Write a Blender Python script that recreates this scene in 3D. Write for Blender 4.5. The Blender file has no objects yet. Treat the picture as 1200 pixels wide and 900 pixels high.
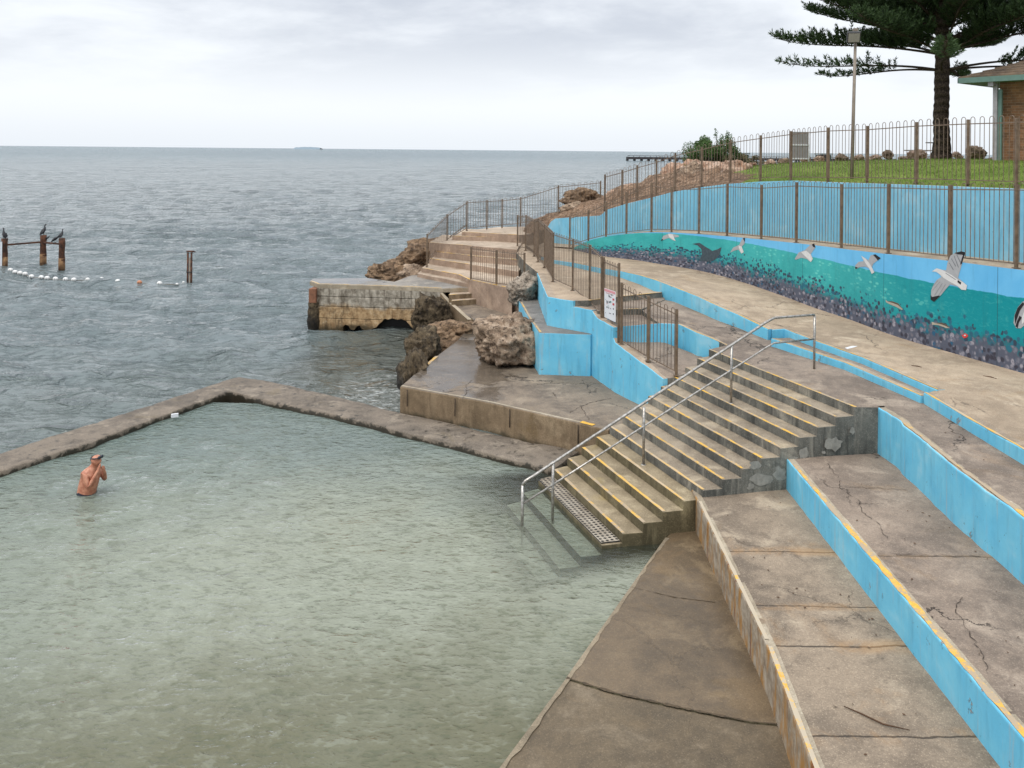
import bpy, bmesh, math, random
import numpy as np
from mathutils import Vector, noise, Matrix, Quaternion

random.seed(7)
S = bpy.context.scene
COL = S.collection
R = math.radians

# ------------------------------------------------------------------ camera model
F = 1000.0; H = 6.4; CX = 600.0; CY = 176.0; ROLL = 0.0092
cR, sR = math.cos(ROLL), math.sin(ROLL)

def ab(x, y):
    dx, dy = x-CX, y-CY
    return dx*cR+dy*sR, -dx*sR+dy*cR
def P(x, y, z):                      # point of known height
    a, b = ab(x, y); d = F*(H-z)/b
    return Vector((a*d/F, d, z))
def D(x, y, d):                      # point of known distance
    a, b = ab(x, y)
    return Vector((a*d/F, d, H-b*d/F))
def px(v):                           # world -> pixel
    a = v.x/v.y*F; b = (H-v.z)/v.y*F
    return CX+a*cR-b*sR, CY+a*sR+b*cR
def V(*a): return Vector(a)

cam = bpy.data.cameras.new('camera'); co = bpy.data.objects.new('camera', cam); COL.objects.link(co)
co.location = (0, 0, H)
co.rotation_euler = (Matrix.Rotation(R(90), 4, 'X') @ Matrix.Rotation(ROLL, 4, 'Z')).to_euler()
cam.sensor_fit = 'HORIZONTAL'; cam.sensor_width = 36.0; cam.lens = 36.0*F/1200.0
cam.shift_y = -(450-CY)/1200.0; cam.shift_x = 0
cam.clip_start = 0.1; cam.clip_end = 60000
S.camera = co

# ------------------------------------------------------------------ render + light
S.render.engine = 'CYCLES'
S.cycles.max_bounces = 6; S.cycles.diffuse_bounces = 3; S.cycles.glossy_bounces = 3
S.cycles.transparent_max_bounces = 12; S.cycles.caustics_reflective = False; S.cycles.caustics_refractive = False
S.view_settings.view_transform = 'Standard'; S.view_settings.look = 'None'
S.view_settings.exposure = 0.14; S.view_settings.gamma = 1.0; S.view_settings.use_curve_mapping = False

SUN_EL, SUN_AZ = R(58), R(215)       # azimuth clockwise from +Y
w = bpy.data.worlds.new('World'); S.world = w; w.use_nodes = True

# ------------------------------------------------------------------ node helper
class NB:
    def __init__(s, nt): s.nt = nt; s.N = nt.nodes; s.L = nt.links
    def n(s, t, **k):
        o = s.N.new(t)
        for a, b in k.items(): setattr(o, a, b)
        return o
    def put(s, sock, v):
        if v is None: return
        if isinstance(v, bpy.types.NodeSocket): s.L.new(v, sock)
        else:
            try: sock.default_value = v
            except Exception:
                sock.default_value = (v[0], v[1], v[2], 1.0) if len(v) == 3 else v
    def m(s, op, a, b=0.0, c=None, clamp=False):
        o = s.n('ShaderNodeMath', operation=op, use_clamp=clamp)
        s.put(o.inputs[0], a); s.put(o.inputs[1], b)
        if c is not None: s.put(o.inputs[2], c)
        return o.outputs[0]
    def vm(s, op, a, b):
        o = s.n('ShaderNodeVectorMath', operation=op)
        s.put(o.inputs[0], a); s.put(o.inputs[1], b); return o.outputs[0]
    def mix(s, f, a, b, mode='MIX'):
        o = s.n('ShaderNodeMix', data_type='RGBA', blend_type=mode)
        s.put(o.inputs[0], f); s.put(o.inputs[6], c4(a)); s.put(o.inputs[7], c4(b)); return o.outputs[2]
    def sm(s, x, a, b, lo=0.0, hi=1.0):          # smoothstep map
        o = s.n('ShaderNodeMapRange', interpolation_type='SMOOTHSTEP')
        if a > b: a, b, lo, hi = b, a, hi, lo
        s.put(o.inputs[0], x); o.inputs[1].default_value = a; o.inputs[2].default_value = b
        o.inputs[3].default_value = lo; o.inputs[4].default_value = hi
        return o.outputs[0]
    def noise(s, v, scale, detail=4.0, rough=.55, dist=0.0):
        o = s.n('ShaderNodeTexNoise'); s.put(o.inputs['Vector'], v)
        o.inputs['Scale'].default_value = scale; o.inputs['Detail'].default_value = detail
        o.inputs['Roughness'].default_value = rough; o.inputs['Distortion'].default_value = dist
        return o.outputs['Fac']
    def vor(s, v, scale, feature='F1', out='Distance', rnd=1.0):
        o = s.n('ShaderNodeTexVoronoi', feature=feature); s.put(o.inputs['Vector'], v)
        o.inputs['Scale'].default_value = scale; o.inputs['Randomness'].default_value = rnd
        return o.outputs[out]
    def pos(s): return s.n('ShaderNodeNewGeometry').outputs['Position']
    def nrm(s): return s.n('ShaderNodeNewGeometry').outputs['Normal']
    def sep(s, v):
        o = s.n('ShaderNodeSeparateXYZ'); s.put(o.inputs[0], v); return o.outputs
    def comb(s, x, y, z):
        o = s.n('ShaderNodeCombineXYZ'); s.put(o.inputs[0], x); s.put(o.inputs[1], y); s.put(o.inputs[2], z); return o.outputs[0]
    def bump(s, h, strength=.4, dist=.02, normal=None):
        o = s.n('ShaderNodeBump'); s.put(o.inputs['Height'], h)
        o.inputs['Strength'].default_value = strength; o.inputs['Distance'].default_value = dist
        if normal is not None: s.put(o.inputs['Normal'], normal)
        return o.outputs[0]

def c4(c):
    if isinstance(c, bpy.types.NodeSocket): return c
    return (c[0], c[1], c[2], 1.0) if len(c) == 3 else c
def lin(r, g, b):
    def f(u):
        u /= 255.0
        return u/12.92 if u <= .04045 else ((u+.055)/1.055)**2.4
    return (f(r), f(g), f(b))

def newmat(name):
    m = bpy.data.materials.new(name); m.use_nodes = True
    nt = m.node_tree; nt.nodes.clear()
    nb = NB(nt); out = nb.n('ShaderNodeOutputMaterial')
    return m, nb, out
def princ(nb, out, col, rough=.8, normal=None, spec=.5, metal=0.0):
    b = nb.n('ShaderNodeBsdfPrincipled')
    nb.put(b.inputs['Base Color'], c4(col)); nb.put(b.inputs['Roughness'], rough)
    b.inputs['Metallic'].default_value = metal
    nb.put(b.inputs['Specular IOR Level'], spec)
    if normal is not None: nb.put(b.inputs['Normal'], normal)
    nb.L.new(b.outputs[0], out.inputs['Surface']); return b

# ------------------------------------------------------------------ world: overcast sky over a Nishita base
nb = NB(w.node_tree); w.node_tree.nodes.clear()
wo = nb.n('ShaderNodeOutputWorld')
sky = nb.n('ShaderNodeTexSky', sky_type='NISHITA'); sky.sun_disc = False
sky.sun_elevation = SUN_EL; sky.sun_rotation = SUN_AZ
bg1 = nb.n('ShaderNodeBackground'); nb.L.new(sky.outputs[0], bg1.inputs[0]); bg1.inputs[1].default_value = .1
tc = nb.n('ShaderNodeTexCoord').outputs['Generated']
sx, sy, sz = nb.sep(tc)
zc = nb.m('MAXIMUM', sz, 0.0)
den = nb.m('ADD', zc, .16)
uv = nb.comb(nb.m('DIVIDE', sx, den), nb.m('DIVIDE', sy, den), 0.0)
n1 = nb.noise(nb.vm('ADD', uv, (3.1, 1.7, 0)), .55, 6, .50, .5)
n2 = nb.noise(nb.vm('ADD', uv, (9.0, 4.0, 0)), 2.4, 5, .6, .2)
cl = nb.m('ADD', nb.m('MULTIPLY', n1, .72), nb.m('MULTIPLY', n2, .28))
greyness = nb.m('MULTIPLY', nb.sm(cl, .38, .62), nb.sm(zc, .03, .17))
ccol = nb.mix(greyness, lin(243, 247, 252), lin(200, 206, 217))
hz = nb.sm(zc, .0, .06)
ccol = nb.mix(hz, lin(232, 238, 245), ccol)
bg2 = nb.n('ShaderNodeBackground'); nb.L.new(ccol, bg2.inputs[0]); nb.L.new(nb.sm(zc, .22, .85, 1.02, 1.80), bg2.inputs[1])
mx = nb.n('ShaderNodeMixShader'); mx.inputs[0].default_value = .93
nb.L.new(bg1.outputs[0], mx.inputs[1]); nb.L.new(bg2.outputs[0], mx.inputs[2])
nb.L.new(mx.outputs[0], wo.inputs[0])

sl = bpy.data.lights.new('sun', 'SUN'); so = bpy.data.objects.new('sun', sl); COL.objects.link(so)
sl.energy = 1.5; sl.angle = R(22); sl.color = (1, .96, .9)
sd = Vector((math.sin(SUN_AZ)*math.cos(SUN_EL), math.cos(SUN_AZ)*math.cos(SUN_EL), math.sin(SUN_EL)))
so.rotation_euler = sd.to_track_quat('Z', 'Y').to_euler(); so.location = (-20, -20, 40)

# ------------------------------------------------------------------ materials
def concrete(name, mid, dark, light, stain=(.30, .17, .06), stain_amt=.35, crack=1.0, rough=.85,
             wet=None, streak=0.0, spot=.5, scale=1.0, joints=(), contrast=1.0, bump=.5, tide=None):
    m, nb, out = newmat(name)
    p = nb.pos()
    n1 = nb.noise(p, .55*scale, 6, .62, .6)
    n2 = nb.noise(p, 3.2*scale, 8, .68, .3)
    n3 = nb.noise(p, 38, 3, .7)
    big = nb.m('ADD', nb.m('MULTIPLY', n1, .55), nb.m('MULTIPLY', n2, .45))
    col = nb.mix(nb.sm(big, .5-.11/contrast, .5+.10/contrast), dark, mid)
    n7 = nb.noise(nb.vm('ADD', p, (2.2, 31.0, 4.0)), .28, 4, .6, .4)
    col = nb.mix(nb.m('MULTIPLY', nb.sm(n7, .42, .62), .35), col, tuple(c*.60 for c in mid))
    n4 = nb.noise(nb.vm('ADD', p, (7.3, 2.1, 5.5)), 1.4*scale, 7, .7, .5)
    col = nb.mix(nb.m('MULTIPLY', nb.sm(n4, .5, .72), .8), col, light)
    n5 = nb.noise(nb.vm('ADD', p, (1.3, 12.1, 3.5)), .8*scale, 6, .66, .8)
    col = nb.mix(nb.m('MULTIPLY', nb.sm(n5, .56, .74), stain_amt), col, stain)
    # dark lichen blots
    n6 = nb.noise(nb.vm('ADD', p, (21.3, 2.1, 9.5)), 5.5*scale, 6, .72, .2)
    col = nb.mix(nb.m('MULTIPLY', nb.sm(n6, .60, .72), spot), col, tuple(c*.42 for c in dark))
    # exposed aggregate
    ag = nb.vor(p, 95, 'F1', 'Color')
    agv = nb.sep(ag)[0]
    col = nb.mix(nb.m('MULTIPLY', nb.sm(agv, .86, .97), .16), col, tuple(min(1, c*1.9) for c in light))
    col = nb.mix(nb.m('MULTIPLY', nb.sm(agv, .20, .05), .22), col, tuple(c*.35 for c in dark))
    col = nb.mix(nb.m('MULTIPLY', nb.sm(n3, .35, .7), .25), col, tuple(c*.55 for c in dark))
    if streak:
        sv = nb.vm('MULTIPLY', p, (4.5, 4.5, .55))
        ns = nb.noise(sv, 1.6, 5, .65, .2)
        vert = nb.sm(nb.m('ABSOLUTE', nb.sep(nb.nrm())[2]), .6, .3)
        col = nb.mix(nb.m('MULTIPLY', nb.m('MULTIPLY', nb.sm(ns, .47, .68), streak), vert), col, tuple(c*.35 for c in dark))
        ns2 = nb.noise(nb.vm('ADD', sv, (5, 9, 2)), 1.1, 5, .65, .2)
        col = nb.mix(nb.m('MULTIPLY', nb.m('MULTIPLY', nb.sm(ns2, .52, .7), streak*.8), vert), col, light)
    hgt = nb.m('ADD', nb.m('MULTIPLY', n2, 1.0), nb.m('MULTIPLY', n3, .35))
    if crack:
        dv = nb.n('ShaderNodeTexNoise'); nb.put(dv.inputs['Vector'], p); dv.inputs['Scale'].default_value = 1.1
        dv.inputs['Detail'].default_value = 6; dv.inputs['Roughness'].default_value = .65
        wp = nb.vm('ADD', p, nb.vm('MULTIPLY', nb.vm('SUBTRACT', dv.outputs['Color'], (.5, .5, .5)), (1.1, 1.1, 1.1)))
        cd = nb.vor(wp, .42, 'DISTANCE_TO_EDGE')
        ck = nb.m('MULTIPLY', nb.sm(cd, .0075, .002), nb.sm(nb.noise(nb.vm('ADD', p, (3, 3, 3)), .45, 2), .46, .56))
        ck = nb.m('MULTIPLY', ck, crack)
        col = nb.mix(nb.m('MULTIPLY', ck, .85), col, (.018, .013, .010))
        hgt = nb.m('SUBTRACT', hgt, nb.m('MULTIPLY', ck, 1.5))
    px_, py_, pz_ = nb.sep(p)
    for (axis, val, wdt) in joints:
        c = {'x': px_, 'y': py_}[axis]
        wob = nb.m('MULTIPLY', nb.m('SUBTRACT', nb.noise(p, 2.2, 5, .6), .5), .12)
        dd = nb.m('ABSOLUTE', nb.m('SUBTRACT', nb.m('ADD', c, wob), val))
        j = nb.sm(dd, wdt, wdt*.3)
        col = nb.mix(nb.m('MULTIPLY', j, .8), col, (.02, .015, .011))
        col = nb.mix(nb.m('MULTIPLY', nb.m('MULTIPLY', nb.sm(dd, wdt*9, wdt*2), nb.sm(n4, .42, .6)), .45), col, stain)
        hgt = nb.m('SUBTRACT', hgt, nb.m('MULTIPLY', j, 1.5))
    ro = nb.m('ADD', rough-.12, nb.m('MULTIPLY', n2, .24))
    spec = .35
    if tide:          # algae / damp band under a height
        zz = nb.m('ADD', pz_, nb.m('MULTIPLY', nb.m('SUBTRACT', n2, .5), .5))
        tb = nb.sm(zz, tide[0], tide[0]-tide[1])
        col = nb.mix(nb.m('MULTIPLY', tb, .88), col, tide[2])
        ro = nb.m('SUBTRACT', ro, nb.m('MULTIPLY', tb, .25))
    if wet:
        cx, cy, rx, ry, amt = wet
        ex = nb.m('POWER', nb.m('DIVIDE', nb.m('SUBTRACT', px_, cx), rx), 2.0)
        ey = nb.m('POWER', nb.m('DIVIDE', nb.m('SUBTRACT', py_, cy), ry), 2.0)
        dd = nb.m('SQRT', nb.m('ADD', ex, ey))
        wv = nb.m('ADD', dd, nb.m('MULTIPLY', nb.m('SUBTRACT', nb.noise(p, 1.3, 5, .6, .4), .5), 2.2))
        wm = nb.m('MULTIPLY', nb.sm(wv, 1.05, .75), amt)
        up = nb.sm(nb.sep(nb.nrm())[2], .5, .8)
        wm = nb.m('MULTIPLY', wm, up)
        col = nb.mix(wm, col, nb.mix(.55, col, (.02, .018, .016)))
        ro = nb.m('SUBTRACT', ro, nb.m('MULTIPLY', wm, .66))
        hgt = nb.m('MULTIPLY', hgt, nb.m('SUBTRACT', 1.0, nb.m('MULTIPLY', wm, .9)))
        spec = nb.m('ADD', .35, nb.m('MULTIPLY', wm, .3))
    princ(nb, out, col, nb.m('MAXIMUM', ro, .06), nb.bump(hgt, bump, .012), spec)
    return m

C_WALK = concrete('walkway_concrete', lin(184, 163, 139), lin(146, 128, 108), lin(203, 184, 160), crack=.8, spot=.35)
C_LAND = concrete('landing_concrete', lin(152, 136, 121), lin(108, 96, 86), lin(176, 160, 142), crack=1, spot=.55)
C_TERB = concrete('grey_seat_concrete', lin(156, 139, 119), lin(112, 99, 85), lin(184, 167, 144), crack=.5, spot=.5,
                  joints=(('y', 12.2, .02), ('y', 10.75, .015), ('y', 9.88, .022), ('y', 8.35, .02)), stain=(.36, .2, .08), stain_amt=.35)
C_TERC = concrete('brown_seat_concrete', lin(150, 133, 117), lin(112, 99, 88), lin(174, 157, 139), crack=1.0, spot=.5,
                  joints=(('y', 11.04, .013),))
C_TERD = concrete('upper_seat_concrete', lin(138, 124, 113), lin(102, 92, 84), lin(162, 147, 133), crack=.8, spot=.5)
C_APRON = concrete('damp_apron_concrete', lin(120, 101, 76), lin(92, 77, 57), lin(140, 121, 93), crack=.25, spot=.25, rough=.62,
                   wet=(1.6, 10.5, 1.6, 2.6, .30), stain_amt=.2)
C_APRON2 = concrete('grey_apron_concrete', lin(112, 97, 76), lin(86, 75, 59), lin(134, 119, 98), crack=.2, spot=.25, rough=.62, stain_amt=.15)
C_STEP = concrete('stair_tread_concrete', lin(164, 150, 130), lin(124, 112, 96), lin(190, 174, 148), crack=0, spot=.5, stain=(.36, .25, .10), stain_amt=.4, streak=.3)
C_STEPLOW = concrete('algae_stair_concrete', lin(164, 148, 121), lin(126, 112, 88), lin(186, 170, 140), crack=0, spot=.35, stain=(.30, .22, .07), stain_amt=.7, streak=.4,
                     tide=(.18, .3, lin(72, 63, 45)))
C_SUBM = concrete('silted_step_concrete', lin(176, 178, 166), lin(140, 142, 128), lin(200, 202, 190), crack=0, spot=.3)
C_RISER = concrete('grey_riser_concrete', lin(126, 124, 115), lin(82, 82, 77), lin(166, 160, 146), crack=0, spot=.6, streak=.55, stain_amt=.2)
C_RISERLOW = concrete('ochre_riser_concrete', lin(124, 114, 88), lin(86, 78, 56), lin(156, 144, 112), crack=0, spot=.4, streak=.5, stain=(.25, .17, .05), stain_amt=.5,
                      tide=(.14, .3, lin(62, 58, 38)))
C_PLAT = concrete('wet_platform_concrete', lin(138, 123, 106), lin(98, 87, 76), lin(162, 146, 126), crack=1, spot=.5, rough=.7,
                  wet=(-1.2, 23.6, 1.7, 4.2, .75), stain=(.26, .19, .11), stain_amt=.3)
C_PLATF = concrete('platform_face_concrete', lin(146, 125, 99), lin(110, 93, 71), lin(166, 146, 118), crack=0, streak=.28, spot=.5, stain=(.20, .13, .05), stain_amt=.5,
                   tide=(.22, .2, lin(70, 62, 46)))
C_SEAW = concrete('sea_wall_concrete', lin(128, 116, 102), lin(94, 85, 75), lin(158, 145, 128), crack=.3, spot=.7, rough=.75, scale=1.6,
                  tide=(.100, .05, lin(36, 32, 20)), stain=(.2, .15, .07), bump=1.0)
C_JET = concrete('jetty_deck_concrete', lin(150, 143, 134), lin(118, 113, 107), lin(196, 184, 164), crack=.4, spot=.3, rough=.7, wet=(-6.2, 31.5, 2.0, 1.6, .8))
C_PINKSTEP = concrete('pink_step_concrete', lin(190, 171, 150), lin(150, 132, 114), lin(206, 188, 166), crack=.4, spot=.3)
C_PINKRISE = concrete('pink_riser_concrete', lin(178, 154, 134), lin(144, 123, 106), lin(196, 172, 150), crack=0, spot=.4, streak=.2)
C_EDGE = concrete('worn_edge_concrete', lin(180, 166, 144), lin(148, 134, 114), lin(206, 192, 170), crack=0, spot=.35)
C_CAP = concrete('wall_cap_concrete', lin(176, 158, 138), lin(138, 122, 104), lin(200, 182, 160), crack=0, spot=.4)
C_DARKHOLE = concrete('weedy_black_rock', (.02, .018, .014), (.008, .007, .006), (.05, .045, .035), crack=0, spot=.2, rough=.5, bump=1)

def ochre_front():
    m, nb, out = newmat('rust_streaked_seat_front'); p = nb.pos()
    n1 = nb.noise(nb.vm('MULTIPLY', p, (1, 2.6, .7)), 1.6, 6, .66, .3)
    n2 = nb.noise(p, 6, 6, .7)
    n3 = nb.noise(nb.vm('ADD', nb.vm('MULTIPLY', p, (1, 3.2, .8)), (4, 8, 1)), 1.3, 6, .7, .4)
    col = nb.mix(nb.sm(n2, .35, .65), lin(132, 118, 100), lin(172, 160, 142))
    col = nb.mix(nb.m('MULTIPLY', nb.sm(n1, .46, .62), .8), col, lin(164, 116, 46))
    col = nb.mix(nb.m('MULTIPLY', nb.sm(n3, .56, .66), .85), col, lin(108, 58, 32))
    n4 = nb.noise(nb.vm('MULTIPLY', p, (1, 5, .8)), 2.2, 4, .7)
    col = nb.mix(nb.m('MULTIPLY', nb.sm(n4, .63, .70), .85), col, (.03, .022, .016))
    princ(nb, out, col, .8, nb.bump(nb.m('ADD', n1, n2), .5, .012), .3); return m
M_OCHRE = ochre_front()

def paint(name, col, col2, chip=(.34, .30, .27), chips=.5, band=None):
    m, nb, out = newmat(name); p = nb.pos()
    n1 = nb.noise(p, 1.3, 6, .6, .3); n2 = nb.noise(p, 9, 5, .65)
    c = nb.mix(nb.sm(n1, .3, .7), col, col2)
    c = nb.mix(nb.m('MULTIPLY', nb.sm(n2, .42, .75), .22), c, tuple(min(1, k*1.22+.02) for k in col))
    sv = nb.noise(nb.vm('MULTIPLY', p, (4, 4, .6)), 1.5, 5, .65)
    c = nb.mix(nb.m('MULTIPLY', nb.sm(sv, .48, .70), .38), c, tuple(k*.58+.01 for k in col))
    sv2 = nb.noise(nb.vm('ADD', nb.vm('MULTIPLY', p, (7, 7, .5)), (3, 3, 3)), 1.3, 5, .7)
    c = nb.mix(nb.m('MULTIPLY', nb.sm(sv2, .56, .70), .40), c, (.42, .40, .36))
    c = nb.mix(nb.m('MULTIPLY', nb.sm(n1, .54, .70), .28), c, (.50, .66, .72))
    n3 = nb.noise(nb.vm('ADD', p, (4, 1, 8)), 3.4, 8, .72, .3)
    ch = nb.sm(n3, .705-.07*chips, .72-.07*chips)
    c = nb.mix(ch, c, chip)
    c = nb.mix(nb.m('MULTIPLY', nb.m('SUBTRACT', nb.sm(n3, .690-.07*chips, .705-.07*chips), ch), .75), c, (.03, .04, .05))
    n5 = nb.noise(nb.vm('ADD', p, (14, 11, 2)), 26, 3, .6)
    c = nb.mix(nb.m('MULTIPLY', nb.sm(n5, .68, .74), .45), c, (.05, .08, .10))
    h = nb.m('SUBTRACT', nb.m('MULTIPLY', n2, .5), nb.m('MULTIPLY', ch, .7))
    princ(nb, out, c, .62, nb.bump(h, .5, .012), .35); return m
BLUE = lin(100, 184, 216); BLUE2 = lin(122, 198, 222)
M_BLUE = paint('sky_blue_paint', BLUE, BLUE2, chips=.85)
M_BLUEUP = paint('upper_blue_paint', lin(112, 180, 208), lin(130, 190, 212), chips=-.2)

def worn_yellow(name, lo, hi, base=lin(170, 152, 128)):
    m, nb, out = newmat(name); p = nb.pos()
    n1 = nb.noise(p, 2.2, 7, .72, .3); n2 = nb.noise(p, 22, 4, .7)
    f = nb.sm(nb.m('ADD', nb.m('MULTIPLY', n1, .7), nb.m('MULTIPLY', n2, .3)), lo, hi)
    c = nb.mix(nb.sm(n2, .3, .7), lin(208, 156, 52), lin(220, 178, 84))
    c = nb.mix(f, base, c)
    princ(nb, out, c, .7, nb.bump(n2, .3, .006), .3); return m
M_YEL = worn_yellow('worn_yellow_edge_paint', .47, .57)
M_YELW = worn_yellow('faded_yellow_edge_paint', .50, .60)
M_YELP = worn_yellow('pale_yellow_edge_paint', .42, .62, lin(188, 168, 140))

def rockmat(name, a, b, c, dark, scale=1.0, rough=.9, tide=None):
    m, nb, out = newmat(name); p = nb.pos()
    n1 = nb.noise(p, 1.2*scale, 8, .7, .6); n2 = nb.noise(p, 5.5*scale, 8, .72, .3); n3 = nb.noise(p, 24*scale, 5, .7)
    col = nb.mix(nb.sm(n1, .34, .62), b, a)
    col = nb.mix(nb.m('MULTIPLY', nb.sm(n2, .5, .68), .8), col, c)
    vd = nb.vor(nb.vm('ADD', p, nb.vm('MULTIPLY', nb.comb(n2, n3, n1), (.5, .5, .5))), 5*scale, 'F1')
    pit = nb.sm(vd, .30, .12)
    col = nb.mix(nb.m('MULTIPLY', nb.sm(n2, .48, .34), .9), col, dark)
    vc = nb.vor(nb.vm('ADD', nb.vm('MULTIPLY', p, (1, 1, 1.8)), nb.vm('MULTIPLY', nb.comb(n1, n2, n3), (1.2, 1.2, 1.2))), 1.5*scale, 'DISTANCE_TO_EDGE')
    col = nb.mix(nb.m('MULTIPLY', nb.sm(vc, .05, .01), .7), col, dark)
    col = nb.mix(nb.m('MULTIPLY', pit, .55), col, dark)
    ro = rough
    if tide:
        z = nb.m('ADD', nb.sep(p)[2], nb.m('MULTIPLY', nb.m('SUBTRACT', n1, .5), 1.0))
        t = nb.sm(z, tide[0], tide[0]-tide[1])
        col = nb.mix(nb.m('MULTIPLY', t, .9), col, tide[2]); ro = nb.m('SUBTRACT', rough, nb.m('MULTIPLY', t, .45))
    h = nb.m('SUBTRACT', nb.m('ADD', nb.m('MULTIPLY', n2, 1.4), nb.m('MULTIPLY', n3, .5)), nb.m('MULTIPLY', pit, .5))
    princ(nb, out, col, ro, nb.bump(h, 1.0, .05), .3); return m
R_TAN = rockmat('tan_limestone', lin(172, 149, 126), lin(130, 109, 90), lin(202, 182, 160), lin(52, 41, 33), tide=(.85, .5, lin(96, 80, 62)))
R_PALE = rockmat('pale_limestone', lin(170, 156, 140), lin(128, 114, 98), lin(202, 192, 178), lin(60, 50, 42))
R_WET = rockmat('dark_wet_rock', lin(100, 86, 66), lin(64, 53, 40), lin(134, 118, 94), lin(18, 15, 12), tide=(.75, .7, lin(26, 22, 17)))
R_BROWN = rockmat('brown_cliff_rock', lin(142, 116, 90), lin(98, 78, 60), lin(172, 146, 118), lin(40, 32, 26), tide=(.4, .5, lin(30, 26, 20)))
R_PINK = rockmat('pink_granite', lin(206, 178, 156), lin(172, 134, 108), lin(228, 210, 194), lin(98, 70, 54))
M_BANK = rockmat('reddish_bank_soil', lin(146, 118, 94), lin(104, 80, 60), lin(182, 158, 134), lin(60, 46, 34), scale=1.3)

def simple(name, col, rough=.6, metal=0.0, var=.25, scale=6.0, bump=.15, spec=.5, col2=None):
    m, nb, out = newmat(name); p = nb.pos()
    n = nb.noise(p, scale, 5, .65)
    c2 = col2 or tuple(k*(1-var) for k in col)
    c = nb.mix(nb.sm(n, .35, .65), c2, col)
    princ(nb, out, c, rough, nb.bump(n, bump, .01), spec, metal); return m
M_FENCE = simple('brown_fence_paint', lin(126, 108, 90), .5, .0, .25, 9, col2=lin(98, 82, 68))
M_FENCEP = simple('bronze_post_paint', lin(120, 102, 82), .48, .0, .3, 7, col2=lin(92, 76, 60))
M_STEEL = simple('brushed_steel', lin(186, 182, 176), .36, .75, .25, 20, .1, col2=lin(140, 134, 126))
M_RUST = simple('rusty_timber', lin(98, 62, 42), .9, 0, .4, 5, .6, col2=lin(46, 32, 26))
M_RUSTL = simple('weathered_ochre_timber', lin(140, 108, 74), .9, 0, .4, 4, .6, col2=lin(78, 52, 36))
M_WHITE = simple('white_plastic', lin(228, 226, 222), .4, 0, .12, 12, .05)
M_FADED = simple('faded_orange_plastic', lin(196, 130, 92), .5, 0, .2, 12, .05)
M_DARKRED = simple('dark_grimy_plastic', lin(54, 50, 48), .6, 0, .2, 12, .05)
M_BIRD = simple('black_plumage', lin(32, 32, 36), .6, 0, .3, 30, .2)
M_BIRDW = simple('white_plumage', lin(214, 208, 200), .7, 0, .15, 30, .2)
M_BEAK = simple('grey_beak', lin(112, 104, 92), .5)
M_ROPE = simple('grey_rope', lin(132, 128, 120), .9)
M_GREEN = simple('grey_green_trim', lin(104, 134, 124), .55, 0, .15, 5, .1)
M_LIGHTG = simple('grey_lamp_glass', lin(150, 146, 136), .3, 0, .15, 30, .05)
M_DKGREY = simple('dark_grey_metal', lin(58, 58, 58), .5, .2)
M_GREYP = simple('grey_sheet_metal', lin(150, 146, 146), .6, .1, .12, 2, .05)
M_WHITEP = simple('white_sheet', lin(226, 226, 228), .5, 0, .05, 3, .02)
M_TAN = simple('weathered_lamp_post_paint', lin(142, 130, 116), .6, .1, .25, 4, .1)
M_SKIN = simple('sunburnt_skin', lin(200, 142, 114), .5, 0, .2, 14, .15, col2=lin(166, 104, 80))
M_HAIR = simple('grey_hair', lin(92, 78, 68), .8)
M_TRUNK = simple('dark_swim_trunks', lin(30, 34, 48), .6)
M_GOG = simple('dark_goggles', lin(40, 48, 58), .25)
M_LEAFLIT = simple('dry_litter', lin(84, 60, 40), .9)
M_PICNIC = simple('grey_picnic_timber', lin(150, 144, 136), .8)
M_DKBOX = simple('dark_green_sheet', lin(70, 84, 78), .6)
M_PIER = simple('dark_pier_timber', lin(66, 62, 62), .9)
M_POSTW = simple('grey_steel_column', lin(168, 164, 166), .5, .2)
M_CRACK = simple('crack_dirt', lin(62, 50, 41), .95)
M_ISLE = simple('hazy_island_scrub', lin(126, 142, 152), .9, 0, .05)

def gmat(name, col, var=.1):
    return simple(name, col, .6, 0, var, 14, .1, .3)
G_FEATH = gmat('gull_feather_paint', lin(118, 120, 124)); G_LIGHT = gmat('gull_white_paint', lin(214, 214, 212)); G_GREY = gmat('gull_grey_paint', lin(168, 170, 172))
G_BLACK = gmat('gull_black_paint', lin(34, 34, 38)); G_RAY = gmat('ray_dark_paint', lin(70, 84, 92), .25)
G_FISH = gmat('fish_silver_paint', lin(176, 168, 152)); G_FISHB = gmat('fish_brown_paint', lin(96, 84, 70)); G_RED = gmat('fish_red_paint', lin(206, 66, 62))
M_SIGNR = gmat('sign_red_print', lin(196, 70, 72)); M_SIGNK = gmat('sign_dark_print', lin(80, 78, 84)); M_SIGNG = gmat('sign_teal_print', lin(84, 140, 132))

def grate():
    m, nb, out = newmat('perforated_grate'); p = nb.pos()
    # rotate into the tread direction
    o = nb.n('ShaderNodeVectorRotate', rotation_type='Z_AXIS'); nb.put(o.inputs['Vector'], p); o.inputs['Angle'].default_value = R(-20)
    x, y, z = nb.sep(o.outputs[0])
    u = nb.m('MULTIPLY', x, 2*math.pi/.085); v = nb.m('MULTIPLY', y, 2*math.pi/.085)
    k = nb.m('ADD', nb.m('SINE', u), nb.m('SINE', v))
    n = nb.noise(p, 3, 5, .6)
    c = nb.mix(nb.sm(k, .25, .85), nb.mix(nb.sm(n, .3, .7), lin(120, 108, 92), lin(168, 158, 142)), lin(34, 30, 24))
    princ(nb, out, c, .6, nb.bump(k, .5, .01), .4); return m
M_GRATE = grate()

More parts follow.
